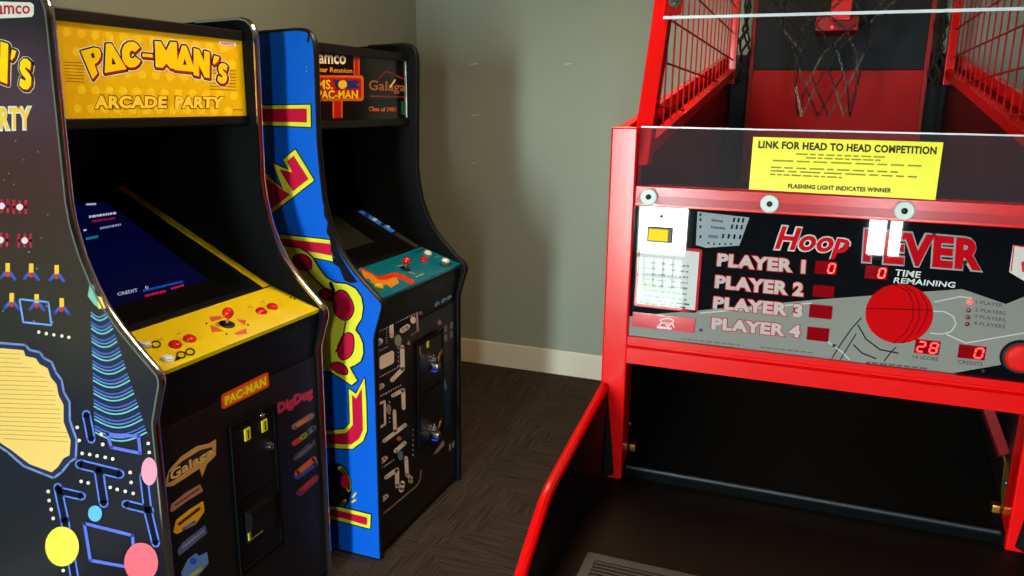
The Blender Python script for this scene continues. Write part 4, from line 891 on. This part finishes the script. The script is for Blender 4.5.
bm = B(); prism(bm, [(-2.97, .40), (-2.97, .549), (HY+.02, .599), (HY+.02, .004), (HY-.05, .004)], 0, HX-HO+.021, HX+HO-.021); obj('front_apron', bm, M_BLACK, H)
bm = B(); box(bm, (HX-HO, -.2, .004), (HX+HO, -.18, 1.8)); obj('rear_panel', bm, M_BLACK, H)
for s in SGN:
    sc = [(HX+s*.4364, HY+.085, .735)]
    bm = B(); lathe(bm, sc[0], (-s, 0, 0), [(.006, 0), (.006, .002), (.003, .004), (0, .004)], 10); obj('screw', bm, M_STEEL, H)
    bm = B(); box(bm, (HX+s*.4345, HY+.074, .656), (HX+s*.416, HY+.10, .680), .003); obj('ramp_bracket', bm, M_BRASS, H)
P0, P1 = survey(988, 411, (0, -2.20, 0), Vector((0, 1, 0))), survey(1004, 455, (0, -2.26, 0), Vector((0, 1, 0)))
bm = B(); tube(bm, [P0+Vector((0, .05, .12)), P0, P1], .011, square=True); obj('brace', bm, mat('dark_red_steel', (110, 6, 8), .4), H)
P2, P3 = survey(1006, 462, (0, -2.27, 0), Vector((0, 1, 0))), survey(1003.5, 524, (0, -2.30, 0), Vector((0, 1, 0)))
bm = B(); tube(bm, [P1, P2, (P2+P3)/2+Vector((-.004, 0, 0)), P3], .004, 6); obj('cable', bm, M_BRASS, H)
# backboard, bracket, rim and chain net
zs = survey(800, 70, (0, -.31, 0), Vector((0, 1, 0))).z
bm = B(); box(bm, (HX-.352, -.335, zs), (HX+.352, -.31, 2.4), .002); obj('backboard', bm, M_NAVY, H)
bm = B(); box(bm, (HX-.352, -.34, 1.2), (HX+.352, -.31, zs-.002), .002); obj('lower_backboard', bm, mat('red_backboard', (176, 10, 14), .5, 0, .12), H)
bm = B(); box(bm, (2.224, -.67, 1.905), (2.302, -.336, 2.075), .004); br = obj('rim_bracket', bm, M_RED, H)
for s in SGN:
    bm = B(); lathe(bm, (2.263+s*.024, -.67, 1.93), (0, -1, 0), [(.006, 0), (.006, .002), (.003, .004), (0, .004)], 10); obj('screw', bm, M_STEEL, br)
bm = B(); box(bm, (2.172, -.62, 1.868), (2.336, -.336, 1.925), .004); sn = obj('sensor_box', bm, M_REDD, H)
bm = B(); lathe(bm, (2.236, -.62, 1.882), (0, -1, 0), [(.005, 0), (.005, .002), (0, .005)], 10); obj('sensor_lamp', bm, mat('sensor_glow', (255, 60, 110), .3, emit=(255, 40, 90), es=4), sn)
RC = Vector((HX-.032, -.90, 0))
bm = B(); tube(bm, [(RC.x+.235*math.cos(t), RC.y+.235*math.sin(t), 2.07) for t in [2*math.pi*k/40 for k in range(40)]], .009, 8, closed=True); obj('rim', bm, M_RED, H)
lv = [(2.06, .245), (1.95, .225), (1.855, .18), (1.765, .13), (1.64, .112), (1.53, .10)]; NS = 6
bm = B()
def node(l, k): z, r = lv[l]; t = 2*math.pi*(k+(l % 2)*.5)/NS+.2; return Vector((RC.x+r*math.cos(t), RC.y+r*math.sin(t), z))
def chain(p, q):
    d = q-p; L_ = d.length; n = max(3, int(L_/.016)); dn = d.normalized(); s_, t_ = frame_of(dn)
    for i in range(n):
        c = p+d*((i+.5)/n); w_ = s_ if i % 2 else t_; h = L_/n*.66
        tube(bm, [c+dn*h*math.cos(a_)+w_*.0045*math.sin(a_) for a_ in [2*math.pi*j/6 for j in range(6)]], .0016, 4, closed=True)
for l in range(5):
    for k in range(NS):
        p = node(l, k)
        for kk in ((k, k-1) if l % 2 == 0 else (k, k+1)): chain(p, node(l+1, kk % NS))
obj('chain_net', bm, M_CHAIN, H)

# ================================================================== LIGHT
W = bpy.data.worlds.new('daylight'); S.world = W; W.use_nodes = True
nt = W.node_tree; N, L = nt.nodes.new, nt.links.new
bg = nt.nodes['Background']; tc = N('ShaderNodeTexCoord'); sx = N('ShaderNodeSeparateXYZ'); rp = N('ShaderNodeValToRGB'); mr = N('ShaderNodeMapRange')
mr.inputs[1].default_value = -.3; mr.inputs[2].default_value = .6
e = rp.color_ramp.elements; e[0].position = .0; e[0].color = (.16, .2, .1, 1); e[1].position = 1; e[1].color = (.8, .95, 1.15, 1)
q = e.new(.12); q.color = (.3, .42, .2, 1); q = e.new(.17); q.color = (.86, 1, 1.0, 1)
L(tc.outputs['Generated'], sx.inputs[0]); L(sx.outputs['Z'], mr.inputs[0]); L(mr.outputs[0], rp.inputs['Fac']); L(rp.outputs['Color'], bg.inputs['Color'])
bg.inputs['Strength'].default_value = 145
def portal(name, x0, x1, z0, z1):
    l = bpy.data.lights.new(name, 'AREA'); l.shape = 'RECTANGLE'; l.size = x1-x0; l.size_y = z1-z0; l.cycles.is_portal = True
    o = bpy.data.objects.new(name, l); COL.objects.link(o); o.location = ((x0+x1)/2, RY-.11, (z0+z1)/2); o.rotation_euler = (-math.pi/2, 0, 0)
    o.rotation_euler = Vector((0, 1, 0)).to_track_quat('-Z', 'Z').to_euler()
portal('door_daylight', DX0, DX1, 0, DZ); portal('window_daylight', WX0, WX1, WZ0, WZ1)
